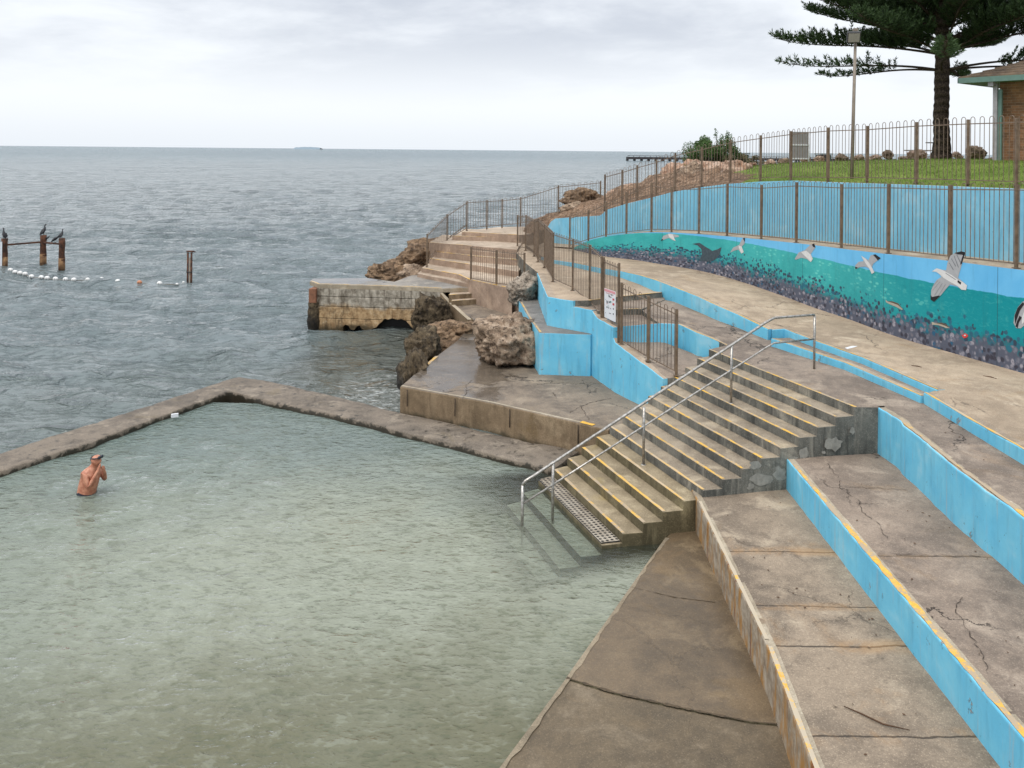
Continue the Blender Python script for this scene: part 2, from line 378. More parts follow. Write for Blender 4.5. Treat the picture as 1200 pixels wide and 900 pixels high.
def brick():
    m, nb, out = newmat('old_brick')
    tcn = nb.n('ShaderNodeTexCoord')
    b = nb.n('ShaderNodeTexBrick'); nb.put(b.inputs['Vector'], tcn.outputs['UV'])
    b.inputs['Scale'].default_value = 1.0; b.inputs['Brick Width'].default_value = .23; b.inputs['Row Height'].default_value = .086
    b.inputs['Mortar Size'].default_value = .006; b.inputs['Color1'].default_value = (*lin(150, 108, 78), 1)
    b.inputs['Color2'].default_value = (*lin(106, 78, 58), 1); b.inputs['Mortar'].default_value = (*lin(150, 130, 108), 1)
    b.inputs['Bias'].default_value = 0
    p = nb.pos(); n = nb.noise(p, 3.5, 6, .7)
    c = nb.mix(nb.m('MULTIPLY', nb.sm(n, .45, .7), .55), b.outputs[0], lin(84, 66, 52))
    n2 = nb.noise(p, 1.1, 4, .6)
    c = nb.mix(nb.m('MULTIPLY', nb.sm(n2, .5, .7), .4), c, lin(176, 130, 90))
    princ(nb, out, c, .9, nb.bump(nb.m('SUBTRACT', n, b.outputs['Fac']), .5, .01), .2); return m
M_BRICK = brick()
M_TILE = simple('weathered_roof_tile', lin(128, 108, 88), .9, 0, .4, 3, .4, col2=lin(92, 80, 68))

def lawnmat():
    m, nb, out = newmat('mown_lawn'); p = nb.pos()
    n1 = nb.noise(p, .6, 5, .6, .4); n2 = nb.noise(p, 9, 6, .7); n3 = nb.noise(p, 60, 3, .7)
    c = nb.mix(nb.sm(n1, .3, .7), lin(100, 122, 50), lin(130, 146, 70))
    c = nb.mix(nb.m('MULTIPLY', nb.sm(n2, .42, .68), .6), c, lin(70, 92, 32))
    c = nb.mix(nb.m('MULTIPLY', nb.sm(n3, .5, .75), .4), c, lin(150, 156, 82))
    princ(nb, out, c, .9, nb.bump(nb.m('ADD', n2, n3), .8, .04), .15); return m
M_LAWN = lawnmat()
M_BLADE = simple('grass_blades', lin(104, 128, 46), .8, 0, .35, 3, 0)

def leafmat(name, a, b):
    m, nb, out = newmat(name)
    oi = nb.n('ShaderNodeNewGeometry'); r = oi.outputs['Random Per Island']
    n = nb.noise(oi.outputs['Position'], 1.3, 3, .6)
    c = nb.mix(nb.m('ADD', nb.m('MULTIPLY', r, .6), nb.m('MULTIPLY', n, .4)), a, b)
    d = princ(nb, out, c, .65, None, .25)
    tr = nb.n('ShaderNodeBsdfTranslucent'); nb.put(tr.inputs[0], c)
    mxs = nb.n('ShaderNodeMixShader'); mxs.inputs[0].default_value = .2
    nb.L.new(d.outputs[0], mxs.inputs[1]); nb.L.new(tr.outputs[0], mxs.inputs[2]); nb.L.new(mxs.outputs[0], out.inputs[0])
    return m
M_PINE = leafmat('pine_needles', (.014, .036, .013), (.085, .135, .048))
M_BUSH = leafmat('bush_leaves', (.03, .075, .02), (.14, .22, .07))
M_SCRUB = leafmat('dry_scrub', (.10, .085, .045), (.22, .20, .11))
def barkmat():
    m, nb, out = newmat('ringed_pine_bark'); p = nb.pos()
    n1 = nb.noise(nb.vm('MULTIPLY', p, (6, 6, 10)), 1, 6, .7); n2 = nb.noise(p, 20, 5, .7)
    zz = nb.sep(p)[2]
    k = nb.m('ADD', nb.m('SINE', nb.m('MULTIPLY', nb.m('ADD', zz, nb.m('MULTIPLY', n1, .12)), 22.0)), nb.m('MULTIPLY', n2, 1.2))
    c = nb.mix(nb.sm(n2, .35, .7), lin(58, 50, 44), lin(112, 98, 84))
    c = nb.mix(nb.m('MULTIPLY', nb.sm(k, .8, -.6), .5), c, lin(40, 35, 32))
    princ(nb, out, c, .95, nb.bump(k, .9, .05), .15); return m
M_BARK = barkmat()

def muralmat():
    m, nb, out = newmat('painted_reef_mural')
    uvn = nb.n('ShaderNodeTexCoord').outputs['UV']
    u, v, _ = nb.sep(uvn)           # u metres from the left end, v 0..1 up the wall
    hgt = 1.0
    wpos = nb.comb(u, nb.m('MULTIPLY', v, 1.6), 0.0)
    nA = nb.noise(wpos, 1.1, 5, .6, .5); nB = nb.noise(wpos, 7, 5, .65, .4)
    right = nb.sm(u, 11.0, 16.5)
    # water
    teal = nb.mix(nb.sm(nA, .3, .7), lin(50, 158, 158), lin(66, 176, 174))
    teal = nb.mix(right, teal, lin(0, 138, 146))
    stv = nb.vm('MULTIPLY', wpos, (2.4, 5.5, 1))
    cell = nb.vor(stv, 2.0, 'F1')
    zone = nb.m('MULTIPLY', nb.sm(u, 7.5, 9.0), nb.sm(nb.m('ADD', u, nb.m('MULTIPLY', v, 2.0)), 17.5, 14.5))
    zone = nb.m('MULTIPLY', zone, nb.sm(v, .25, .45))
    fl = nb.m('MULTIPLY', nb.sm(cell, .36, .20), nb.m('MULTIPLY', zone, nb.sm(nA, .42, .6)))
    teal = nb.mix(nb.m('MULTIPLY', fl, .55), teal, lin(120, 214, 198))
    teal = nb.mix(nb.m('MULTIPLY', nb.sm(nB, .55, .75), .22), teal, lin(110, 205, 190))
    bs_ = nb.noise(nb.vm('MULTIPLY', wpos, (3.0, 9.0, 1)), 2.0, 4, .7, 1.0)
    teal = nb.mix(nb.m('MULTIPLY', nb.sm(bs_, .52, .72), .20), teal, lin(0, 96, 110))
    teal = nb.mix(nb.m('MULTIPLY', nb.sm(bs_, .46, .30), .18), teal, lin(96, 196, 188))
    # coral bed
    edge = nb.m('ADD', nb.m('SUBTRACT', .50, nb.m('MULTIPLY', nb.sm(u, 5.0, 17.5), .20)), nb.m('MULTIPLY', nb.m('SUBTRACT', nA, .5), .55))
    rel = nb.m('DIVIDE', v, edge)            # 0 at foot, 1 at the top of the reef
    cp = nb.vm('ADD', nb.comb(u, nb.m('MULTIPLY', v, 1.7), 0.0), nb.vm('MULTIPLY', nb.comb(nb.m('SUBTRACT', nB, .5), nb.m('SUBTRACT', nA, .5), 0), (.10, .10, 0)))
    cd = nb.vor(cp, 10.5, 'F1'); cc = nb.sep(nb.vor(cp, 10.5, 'F1', 'Color'))
    lump = nb.mix(nb.sm(cc[0], .2, .9), lin(116, 118, 130), lin(164, 160, 168))
    lump = nb.mix(nb.sm(cc[1], .80, .9), lump, lin(40, 90, 120))
    lump = nb.mix(nb.sm(cc[2], .62, .72), lump, lin(58, 56, 66))
    nC = nb.noise(nb.comb(u, v, 0), 26, 4, .7)
    lump = nb.mix(nb.m('MULTIPLY', nb.sm(nC, .45, .62), .55), lump, lin(76, 78, 92))
    reef = nb.mix(nb.sm(cd, .36, .66), lump, lin(86, 90, 104))
    reef = nb.mix(nb.m('MULTIPLY', nb.sm(nB, .55, .7), .5), reef, lin(64, 84, 104))
    upper = nb.mix(nb.sm(cc[1], .3, .8), lin(52, 66, 82), lin(40, 104, 124))
    upm = nb.m('MULTIPLY', nb.sm(cd, .60, .46), nb.sm(nb.m('ADD', rel, nb.m('MULTIPLY', cc[0], .45)), 1.36, 1.26))
    hi = nb.mix(upm, nb.mix(nb.sm(rel, 1.05, .6, 0, .7), teal, lin(46, 90, 104)), upper)
    isup = nb.sm(nb.m('ADD', rel, nb.m('MULTIPLY', nb.m('SUBTRACT', cc[2], .5), .5)), .55, .72)
    reefc = nb.mix(isup, reef, hi)
    inreef = nb.sm(nb.m('ADD', rel, nb.m('MULTIPLY', nb.m('SUBTRACT', cc[0], .5), .3)), 1.25, 1.15)
    c = nb.mix(inreef, teal, reefc)
    # sky band
    sedge = nb.m('SUBTRACT', 1.0, nb.m('ADD', nb.m('MULTIPLY', nb.sm(u, 1.5, 16.5), .275), .0))
    wob = nb.m('MULTIPLY', nb.m('SUBTRACT', nb.noise(nb.comb(u, 0, 0), 1.6, 4, .6), .5), .05)
    sk = nb.sm(nb.m('SUBTRACT', v, nb.m('ADD', sedge, wob)), -.004, .006)
    skyc = nb.mix(nb.sm(nA, .3, .7), lin(96, 176, 222), lin(112, 188, 230))
    c = nb.mix(sk, c, skyc)
    # grime and joints
    st = nb.noise(nb.comb(nb.m('MULTIPLY', u, 5.0), nb.m('MULTIPLY', v, .8), 0), 1.2, 5, .65)
    c = nb.mix(nb.m('MULTIPLY', nb.sm(st, .52, .75), .22), c, (.02, .05, .06))
    fr = nb.m('FRACT', nb.m('DIVIDE', u, 3.05))
    c = nb.mix(nb.m('MULTIPLY', nb.sm(nb.m('ABSOLUTE', nb.m('SUBTRACT', fr, .5)), .0035, .0015), .6), c, (.02, .04, .05))
    princ(nb, out, c, .7, nb.bump(nb.noise(nb.pos(), 14, 5, .65), .25, .01), .3)
    return m
M_MURAL = muralmat()

def seamat():
    m, nb, out = newmat('choppy_sea'); p = nb.pos()
    x, y, z = nb.sep(p)
    r = nb.m('SQRT', nb.m('ADD', nb.m('MULTIPLY', x, x), nb.m('MULTIPLY', y, y)))
    q = nb.vm('MULTIPLY', p, (.55, 1.0, 1.0))
    big = nb.noise(nb.vm('MULTIPLY', p, (.02, .035, 0)), 1, 4, .6)
    c = nb.mix(nb.sm(big, .35, .65), (.105, .135, .138), (.135, .168, .172))
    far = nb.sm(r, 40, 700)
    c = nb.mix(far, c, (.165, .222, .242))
    # shallow, weedy water by the rocks
    dx = nb.m('DIVIDE', nb.m('ADD', x, 3.4), 3.4); dy = nb.m('DIVIDE', nb.m('SUBTRACT', y, 25.0), 6.0)
    sh = nb.m('ADD', nb.m('SQRT', nb.m('ADD', nb.m('MULTIPLY', dx, dx), nb.m('MULTIPLY', dy, dy))), nb.m('MULTIPLY', nb.m('SUBTRACT', nb.noise(p, .5, 4), .5), .8))
    c = nb.mix(nb.m('MULTIPLY', nb.sm(sh, 1.25, .5), .75), c, (.060, .055, .036))
    shn = nb.m('ADD', nb.m('MULTIPLY', nb.m('SUBTRACT', nb.noise(p, .22, 3), .5), 14.0), r)
    c = nb.mix(nb.sm(shn, 34, 20, 0, .5), c, (.125, .142, .122))
    fx = nb.m('DIVIDE', nb.m('ADD', x, 3.3), 1.5); fy = nb.m('DIVIDE', nb.m('SUBTRACT', y, 22.3), 2.6)
    fd = nb.m('SQRT', nb.m('ADD', nb.m('MULTIPLY', fx, fx), nb.m('MULTIPLY', fy, fy)))
    fn = nb.noise(nb.vm('MULTIPLY', p, (1.0, 2.4, 1.0)), 3.4, 6, .7, 1.2)
    c = nb.mix(nb.m('MULTIPLY', nb.m('MULTIPLY', nb.sm(fn, .47, .62), nb.sm(fd, 1.2, .5)), .62), c, (.50, .51, .49))
    w1 = nb.noise(q, 1.25, 3, .55, .7)
    w2 = nb.noise(nb.vm('ADD', q, (31, 7, 2)), 5.2, 4, .6, .4)
    w3 = nb.noise(nb.vm('MULTIPLY', p, (.22, .5, 1)), .55, 5, .6, .4)
    far2 = nb.sm(r, 25, 140)
    w1s = nb.sm(w1, .48, .80); w2s = nb.sm(w2, .46, .78)
    h = nb.m('ADD', nb.m('MULTIPLY', w1s, .34), nb.m('ADD', nb.m('MULTIPLY', w2s, .075), nb.m('MULTIPLY', nb.noise(q, 11.0, 2, .5, .3), .014)))
    h = nb.m('ADD', h, nb.m('MULTIPLY', nb.m('MULTIPLY', nb.sm(w3, .45, .78), .55), nb.sm(r, 14, 60, .3, 1)))
    wA = nb.sm(nb.noise(nb.vm('MULTIPLY', p, (.22, .34, 1)), 1.0, 4, .65, .3), .44, .78)
    wB = nb.sm(nb.noise(nb.vm('MULTIPLY', p, (.055, .045, 1)), 1.0, 4, .7, .3), .42, .78)
    h = nb.m('ADD', h, nb.m('MULTIPLY', nb.m('MULTIPLY', wA, 1.5), nb.sm(r, 40, 90)))
    h = nb.m('ADD', h, nb.m('MULTIPLY', nb.m('MULTIPLY', wB, 7.0), nb.sm(r, 120, 400)))
    bp = nb.n('ShaderNodeBump'); nb.put(bp.inputs['Height'], h); bp.inputs['Strength'].default_value = .95; bp.inputs['Distance'].default_value = 1.0
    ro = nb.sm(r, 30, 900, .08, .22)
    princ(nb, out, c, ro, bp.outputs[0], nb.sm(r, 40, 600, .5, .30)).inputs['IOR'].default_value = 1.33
    return m
M_SEA = seamat()

POOL_K = .942*1.4+.335*15.2       # the foot of the steps
def poolmat():
    m, nb, out = newmat('clear_pool_water'); p = nb.pos()
    q = nb.vm('MULTIPLY', p, (.8, 1.0, 1.0))
    w1 = nb.noise(q, 1.1, 4, .6, .6); w2 = nb.noise(nb.vm('ADD', nb.vm('MULTIPLY', p, (.7, 1.25, 1)), (3, 17, 2)), 6.8, 2, .5, .5); w3 = nb.noise(nb.vm('MULTIPLY', p, (.7, 1.25, 1)), 15.0, 3, .6, .5)
    h = nb.m('ADD', nb.m('MULTIPLY', w1, .10), nb.m('ADD', nb.m('MULTIPLY', w2, .045), nb.m('MULTIPLY', w3, .018)))
    x, y, z = nb.sep(p)
    bp = nb.n('ShaderNodeBump'); nb.put(bp.inputs['Height'], h); bp.inputs['Strength'].default_value = .9; bp.inputs['Distance'].default_value = 1.0
    fr = nb.n('ShaderNodeFresnel'); fr.inputs[0].default_value = 1.33; nb.L.new(bp.outputs[0], fr.inputs['Normal'])
    gl = nb.n('ShaderNodeBsdfGlossy'); gl.inputs['Roughness'].default_value = .05; nb.L.new(bp.outputs[0], gl.inputs['Normal'])
    tr = nb.n('ShaderNodeBsdfTransparent'); tr.inputs[0].default_value = (.76, .80, .74, 1)
    # suspended silt clouds the water away from the steps; ripple light painted in below
    n1 = nb.noise(p, .45, 5, .6, .6)
    yy = nb.m('ADD', nb.m('ADD', y, nb.m('MULTIPLY', x, -.12)), nb.m('MULTIPLY', nb.m('SUBTRACT', n1, .5), 4.0))
    col = nb.mix(nb.sm(yy, 19.5, 14.0), lin(122, 134, 128), lin(152, 156, 139))
    col = nb.mix(nb.sm(yy, 12.8, 8.8), col, lin(110, 108, 86))
    col = nb.mix(nb.sm(nb.m('ADD', x, nb.m('MULTIPLY', n1, 3.0)), -2.0, -7.0, 0, .35), col, lin(86, 106, 100))
    n2 = nb.noise(nb.vm('MULTIPLY', p, (1, 1.6, 1)), 1.2, 7, .72, .8)
    col = nb.mix(nb.m('MULTIPLY', nb.sm(n2, .47, .70), .26), col, lin(96, 98, 74))
    spk = nb.noise(p, 22, 4, .75)
    col = nb.mix(nb.m('MULTIPLY', nb.sm(spk, .55, .72), .25), col, lin(88, 88, 64))
    rip = nb.m('ADD', nb.m('MULTIPLY', w2, .6), nb.m('MULTIPLY', w3, .4))  # light and dark that ripples cast by refraction, painted into the water colour
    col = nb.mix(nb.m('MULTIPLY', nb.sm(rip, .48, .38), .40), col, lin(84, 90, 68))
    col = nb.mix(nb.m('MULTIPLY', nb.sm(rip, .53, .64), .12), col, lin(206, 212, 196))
    sd = nb.n('ShaderNodeVectorMath', operation='DOT_PRODUCT'); nb.put(sd.inputs[0], p); sd.inputs[1].default_value = (-.942, -.335, 0)
    dist = nb.m('ADD', sd.outputs['Value'], POOL_K)
    op = nb.sm(dist, .3, 2.6, .10, .82)
    sd2 = nb.n('ShaderNodeVectorMath', operation='DOT_PRODUCT'); nb.put(sd2.inputs[0], p); sd2.inputs[1].default_value = (.335, -.942, 0)
    op = nb.m('MAXIMUM', op, nb.sm(nb.m('ABSOLUTE', nb.m('ADD', sd2.outputs['Value'], 13.85)), 1.5, 2.5, 0, .82))
    df = nb.n('ShaderNodeBsdfDiffuse'); nb.put(df.inputs[0], col); nb.L.new(bp.outputs[0], df.inputs['Normal'])
    mb_ = nb.n('ShaderNodeMixShader'); nb.L.new(op, mb_.inputs[0]); nb.L.new(tr.outputs[0], mb_.inputs[1]); nb.L.new(df.outputs[0], mb_.inputs[2])
    mxs = nb.n('ShaderNodeMixShader'); nb.L.new(fr.outputs[0], mxs.inputs[0])
    nb.L.new(mb_.outputs[0], mxs.inputs[1]); nb.L.new(gl.outputs[0], mxs.inputs[2]); nb.L.new(mxs.outputs[0], out.inputs[0])
    return m
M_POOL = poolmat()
def sandmat():
    m, nb, out = newmat('pool_sand'); p = nb.pos()
    q = nb.vm('MULTIPLY', p, (1.0, 2.0, 1.0))
    n1 = nb.noise(p, .35, 5, .6, .4); n2 = nb.noise(q, 1.8, 6, .68, .8); n3 = nb.noise(q, 7, 5, .65, .8)
    c = nb.mix(nb.sm(n1, .3, .7), lin(150, 152, 118), lin(176, 182, 150))
    c = nb.mix(nb.m('MULTIPLY', nb.sm(n2, .42, .66), .5), c, lin(104, 108, 80))
    c = nb.mix(nb.m('MULTIPLY', nb.sm(n3, .5, .72), .35), c, lin(196, 202, 176))
    y = nb.sep(p)[1]
    princ(nb, out, c, .9, nb.bump(n2, .3, .05), .1); return m
M_SAND = sandmat()

# ------------------------------------------------------------------ object helpers
def tag(o, label=None, cat=None, group=None, kind=None):
    if label: o['label'] = label
    if cat: o['category'] = cat
    if group: o['group'] = group
    if kind: o['kind'] = kind
    return o
def empty(name, loc=(0, 0, 0), label=None, cat=None, group=None):
    o = bpy.data.objects.new(name, None); o.location = loc; COL.objects.link(o)
    return tag(o, label, cat, group)
def link(name, bm, mats, parent=None, smooth=False):
    me = bpy.data.meshes.new(name); bm.to_mesh(me); bm.free()
    if not isinstance(mats, (list, tuple)): mats = [mats]
    for m in mats: me.materials.append(m)
    if smooth:
        for p_ in me.polygons: p_.use_smooth = True
    o = bpy.data.objects.new(name, me); COL.objects.link(o)
    if parent is not None:
        o.parent = parent
        o.matrix_parent_inverse = Matrix.Translation(-parent.location) if parent.type == 'EMPTY' and not parent.parent else Matrix.Identity(4)
        if parent.rotation_euler.z and parent.type == 'EMPTY':
            o.matrix_parent_inverse = (Matrix.Translation(parent.location) @ parent.rotation_euler.to_matrix().to_4x4()).inverted()
    return o
def struct(name, bm, mats, smooth=False):
    return tag(link(name, bm, mats, None, smooth), kind='structure')

def resample(pts, step, closed=False, jit=0.0, jz=0.0, rnd=random):
    out = []; n = len(pts)
    for i in range(n if closed else n-1):
        a, b = pts[i], pts[(i+1) % n]
        k = max(1, int(round((b-a).length/step))) if step else 1
        for j in range(k):
            q = a.lerp(b, j/k)
            if j and jit: q = q+Vector((rnd.uniform(-jit, jit), rnd.uniform(-jit, jit), rnd.uniform(-jz, jz)))
            out.append(q)
    if not closed: out.append(pts[-1].copy())
    return out

def prism_bm(bm, top, zb, bevel=.012, jit=.005, step=.35, mi_top=0, mi_side=1, bottom=True):
    pts = resample(top, step, True, jit, jit*.6)
    tv = [bm.verts.new(p) for p in pts]
    bv = [bm.verts.new((p.x, p.y, zb)) for p in pts]
    f = bm.faces.new(tv); n = len(tv)
    newf = [f]
    for i in range(n):
        newf.append(bm.faces.new((tv[i], tv[(i+1) % n], bv[(i+1) % n], bv[i])))
    if bottom: newf.append(bm.faces.new(list(reversed(bv))))
    bmesh.ops.recalc_face_normals(bm, faces=newf)
    if bevel:
        es = [e for e in f.edges]
        r_ = bmesh.ops.bevel(bm, geom=es, offset=bevel, segments=2, affect='EDGES', profile=.6, clamp_overlap=True)
    allf = list(bm.faces)
    bm.normal_update()
    for x in allf:
        x.material_index = mi_top if x.normal.z > .55 else mi_side
    big = [x for x in allf if x.is_valid and len(x.verts) > 4]
    if big: bmesh.ops.triangulate(bm, faces=big)
def prism(name, top, zb, mats, parent=None, kind=None, **k):
    bm = bmesh.new(); prism_bm(bm, top, zb, **k)
    o = link(name, bm, mats, parent)
    if kind: o['kind'] = kind
    return o

def wall_bm(bm, top, zb, thick, side=1, step=.3, jit=.004, mi=(0, 1), bevel=.012):
    """upright wall: painted front line = top pts, body on the left (side=1) or right of travel"""
    if not isinstance(zb, (list, tuple)): zb = [zb]*len(top)
    T = []; B = []
    for i in range(len(top)-1):
        a, b = top[i], top[i+1]; k = max(1, int(round((b-a).length/step)))
        for j in range(k):
            q = a.lerp(b, j/k)
            if j: q += Vector((random.uniform(-jit, jit), random.uniform(-jit, jit), random.uniform(-jit, jit)))
            T.append(q); B.append(zb[i]*(1-j/k)+zb[i+1]*j/k)
    T.append(top[-1].copy()); B.append(zb[-1])
    n = len(T); nor = []
    for i in range(n):
        a = T[max(0, i-2)]; b = T[min(n-1, i+2)]
        t = Vector((b.x-a.x, b.y-a.y, 0)).normalized(); nor.append(Vector((-t.y, t.x, 0))*side)
    ft = [bm.verts.new(p) for p in T]; fb = [bm.verts.new((p.x, p.y, z)) for p, z in zip(T, B)]
    kt = [bm.verts.new(p+d*thick) for p, d in zip(T, nor)]; kb = [bm.verts.new((p.x+d.x*thick, p.y+d.y*thick, z)) for p, d, z in zip(T, nor, B)]
    fs = []; ed = []
    for i in range(n-1):
        q = bm.faces.new((fb[i], fb[i+1], ft[i+1], ft[i])); q.material_index = mi[0]; fs.append(q)
        q = bm.faces.new((ft[i], ft[i+1], kt[i+1], kt[i])); q.material_index = mi[1]; fs.append(q)
        q = bm.faces.new((kt[i], kt[i+1], kb[i+1], kb[i])); q.material_index = mi[0]; fs.append(q)
        q = bm.faces.new((kb[i], kb[i+1], fb[i+1], fb[i])); q.material_index = mi[0]; fs.append(q)
    for i in (0, n-1):
        q = bm.faces.new((fb[i], ft[i], kt[i], kb[i])); q.material_index = mi[0]; fs.append(q)
    bmesh.ops.recalc_face_normals(bm, faces=fs)
    if bevel:
        es = [e for i in range(n-1) for e in (bm.edges.get((ft[i], ft[i+1])),) if e]
        bmesh.ops.bevel(bm, geom=es, offset=bevel, segments=2, affect='EDGES', profile=.6, clamp_overlap=True)

def wall(name, top, zb, thick, mats, parent=None, **k):
    bm = bmesh.new(); wall_bm(bm, top, zb, thick, **k); return link(name, bm, mats, parent)

def ribbon(name, pts, width, mat, lift=.004, parent=None, side=0, step=.15, jit=.15, bm=None, thick=.003):
    own = bm is None
    if own: bm = bmesh.new()
    q = resample(pts, step)
    L_ = []; R_ = []
    for i, p in enumerate(q):
        a = q[max(0, i-1)]; b = q[min(len(q)-1, i+1)]
        t = Vector((b.x-a.x, b.y-a.y, 0)).normalized(); nn = Vector((-t.y, t.x, 0))
        w1 = width*(1+random.uniform(-jit, jit))
        lo, hi = (-w1/2, w1/2) if side == 0 else ((0, w1) if side > 0 else (-w1, 0))
        L_.append((p+nn*lo+V(0, 0, lift))); R_.append((p+nn*hi+V(0, 0, lift)))
    lv = [bm.verts.new(p) for p in L_]; rv = [bm.verts.new(p) for p in R_]
    fs = []
    for i in range(len(lv)-1): fs.append(bm.faces.new((lv[i], lv[i+1], rv[i+1], rv[i])))
    bmesh.ops.recalc_face_normals(bm, faces=fs)
    for f in fs:
        if f.normal.z < 0: f.normal_flip()
    if own: return link(name, bm, mat, parent)

def tube(bm, pts, r, sides=6, cap=True, mi=0):
    rr = r if isinstance(r, (list, tuple)) else [r]*len(pts)
    rings = []; n = len(pts); up = None
    for i, p in enumerate(pts):
        a = pts[max(0, i-1)]; b = pts[min(n-1, i+1)]
        t = (b-a)
        t = t.normalized() if t.length > 1e-9 else Vector((0, 0, 1))
        if up is None:
            up = Vector((1, 0, 0)) if abs(t.x) < .8 else Vector((0, 1, 0))
        up = (up-t*up.dot(t))
        up = up.normalized() if up.length > 1e-6 else t.orthogonal().normalized()
        vv = t.cross(up)
        rings.append([bm.verts.new(p+(up*math.cos(k*2*math.pi/sides)+vv*math.sin(k*2*math.pi/sides))*rr[i]) for k in range(sides)])
    for i in range(n-1):
        for k in range(sides):
            f = bm.faces.new((rings[i][k], rings[i][(k+1) % sides], rings[i+1][(k+1) % sides], rings[i+1][k])); f.material_index = mi; f.smooth = True
    if cap:
        f = bm.faces.new(list(reversed(rings[0]))); f.material_index = mi
        f = bm.faces.new(rings[-1]); f.material_index = mi
def box(bm, c, s, rz=0.0, mi=0, M=None, bevel=0):
    hx, hy, hz = s[0]/2, s[1]/2, s[2]/2
    rot = Matrix.Rotation(rz, 3, 'Z') if M is None else M
    vs = [bm.verts.new(Vector(c)+rot @ Vector((sx*hx, sy*hy, sz*hz))) for sx in (-1, 1) for sy in (-1, 1) for sz in (-1, 1)]
    idx = [(0, 1, 3, 2), (4, 6, 7, 5), (0, 4, 5, 1), (2, 3, 7, 6), (0, 2, 6, 4), (1, 5, 7, 3)]
    fs = [bm.faces.new([vs[i] for i in q]) for q in idx]
    for f in fs: f.material_index = mi
    if bevel:
        es = list({e for f in fs for e in f.edges})
        bmesh.ops.bevel(bm, geom=es, offset=bevel, segments=2, affect='EDGES', profile=.6)
def lathe(bm, prof, c=V(0, 0, 0), seg=12, M=None, mi=0):
    rings = []
    M = M or Matrix.Identity(3)
    for r_, z in prof:
        rings.append([bm.verts.new(c+M @ Vector((r_*math.cos(k*2*math.pi/seg), r_*math.sin(k*2*math.pi/seg), z))) for k in range(seg)])
    for i in range(len(rings)-1):
        for k in range(seg):
            f = bm.faces.new((rings[i][k], rings[i][(k+1) % seg], rings[i+1][(k+1) % seg], rings[i+1][k])); f.smooth = True; f.material_index = mi
    f = bm.faces.new(list(reversed(rings[0]))); f.material_index = mi
    f = bm.faces.new(rings[-1]); f.material_index = mi

# ================================================================== WATER
PLATZ = .73; SWZ = .14
sw_out = [(0, 530.7), (53, 512), (106.7, 496), (186.7, 470.7), (236, 454), (266.7, 444), (281, 441), (320, 446.7), (360, 456), (405, 466), (448, 477), (470, 483), (500, 489), (560, 503), (620, 517), (682, 526)]
sw_in = [(0, 551), (53, 534), (106.7, 517.5), (186.7, 487), (240, 469), (266, 458.5), (272, 457.5), (306, 467), (345, 476), (385, 484), (420, 492), (440, 496.5), (470, 505), (515, 515), (584.7, 534), (650, 549)]
SO = [P(x, y, SWZ) for x, y in sw_out]; SI = [P(x, y, SWZ) for x, y in sw_in]
d0 = (SO[0]-SO[3]).normalized()
SO.insert(0, SO[0]+d0*9); SI.insert(0, SI[0]+d0*9)
mid = [(a+b)/2 for a, b in zip(SO, SI)]

# sea wall body: rounded, lumpy strip
bm = bmesh.new(); rings = []
Ls = []
for i in range(len(SO)-1):
    k = max(2, int((mid[i+1]-mid[i]).length/.16))
    for j in range(k): Ls.append((SO[i].lerp(SO[i+1], j/k), SI[i].lerp(SI[i+1], j/k)))
Ls.append((SO[-1], SI[-1]))
prof = [(-.10, -.7), (-.03, -.05), (0.0, .20), (.012, .25), (.04, .278), (.10, .29), (.3, .298), (.5, .302), (.7, .298), (.90, .290), (.955, .280), (.985, .262), (1.0, .22), (1.005, .05), (1.0, -.15), (1.01, -1.3)]
for o_, i_ in Ls:
    ring = []
    for t, z in prof:
        q = o_.lerp(i_, t); q.z = z
        q.z = z*.46 if z > 0 else z
        n_ = noise.noise(q*1.7)*.018+noise.noise(q*6.5)*.014
        q += Vector((noise.noise(q*2.3+V(9, 0, 0))*.05+noise.noise(q*7)*.02, noise.noise(q*2.3)*.05, n_ if z > 0 else 0))
        ring.append(bm.verts.new(q))
    rings.append(ring)
for a, b in zip(rings, rings[1:]):
    for k in range(len(prof)-1):
        f = bm.faces.new((a[k], b[k], b[k+1], a[k+1])); f.smooth = True
bm.faces.new(rings[0]); bm.faces.new(list(reversed(rings[-1])))
bmesh.ops.recalc_face_normals(bm, faces=bm.faces)
tag(link('sea_wall', bm, C_SEAW), 'low weathered concrete sea wall bending round the far side of the pool', 'sea wall')
bm = bmesh.new(); q = P(205, 486, .10); box(bm, q+V(.02, -.06, 0), (.16, .05, .09), .5, bevel=.008)
tag(link('pool_marker_tile', bm, M_WHITEP), 'small white block fixed to the inner face of the sea wall', 'marker')

# pool polygon
poolpoly = [Vector((m_.x, m_.y)) for m_ in mid]+[Vector((3.2, 15.2)), Vector((2.6, 13.9)), Vector((0.6, 9.6)), Vector((-2.2, 4.0)), Vector((-16, 4.0))]
def inside(pt, poly):
    c = False; j = len(poly)-1
    for i in range(len(poly)):
        a, b = poly[i], poly[j]
        if (a.y > pt[1]) != (b.y > pt[1]) and pt[0] < (b.x-a.x)*(pt[1]-a.y)/(b.y-a.y)+a.x: c = not c
        j = i
    return c
bm = bmesh.new(); step = .22
vx = {}
xs = np.arange(-17, 4, step); ys = np.arange(3.6, 21.5, step)
def poolh(x, y):
    p_ = Vector((x, y, 0))
    h_ = noise.noise(p_*.55)*.02+noise.noise(p_*1.3)*.012
    r_ = math.hypot(x+7.75, y-15.74)
    h_ += .030*math.cos(r_*6.0)*math.exp(-r_*.50)
    return h_
for i, x in enumerate(xs):
    for j, y in enumerate(ys): vx[i, j] = bm.verts.new((x, y, poolh(x, y)))
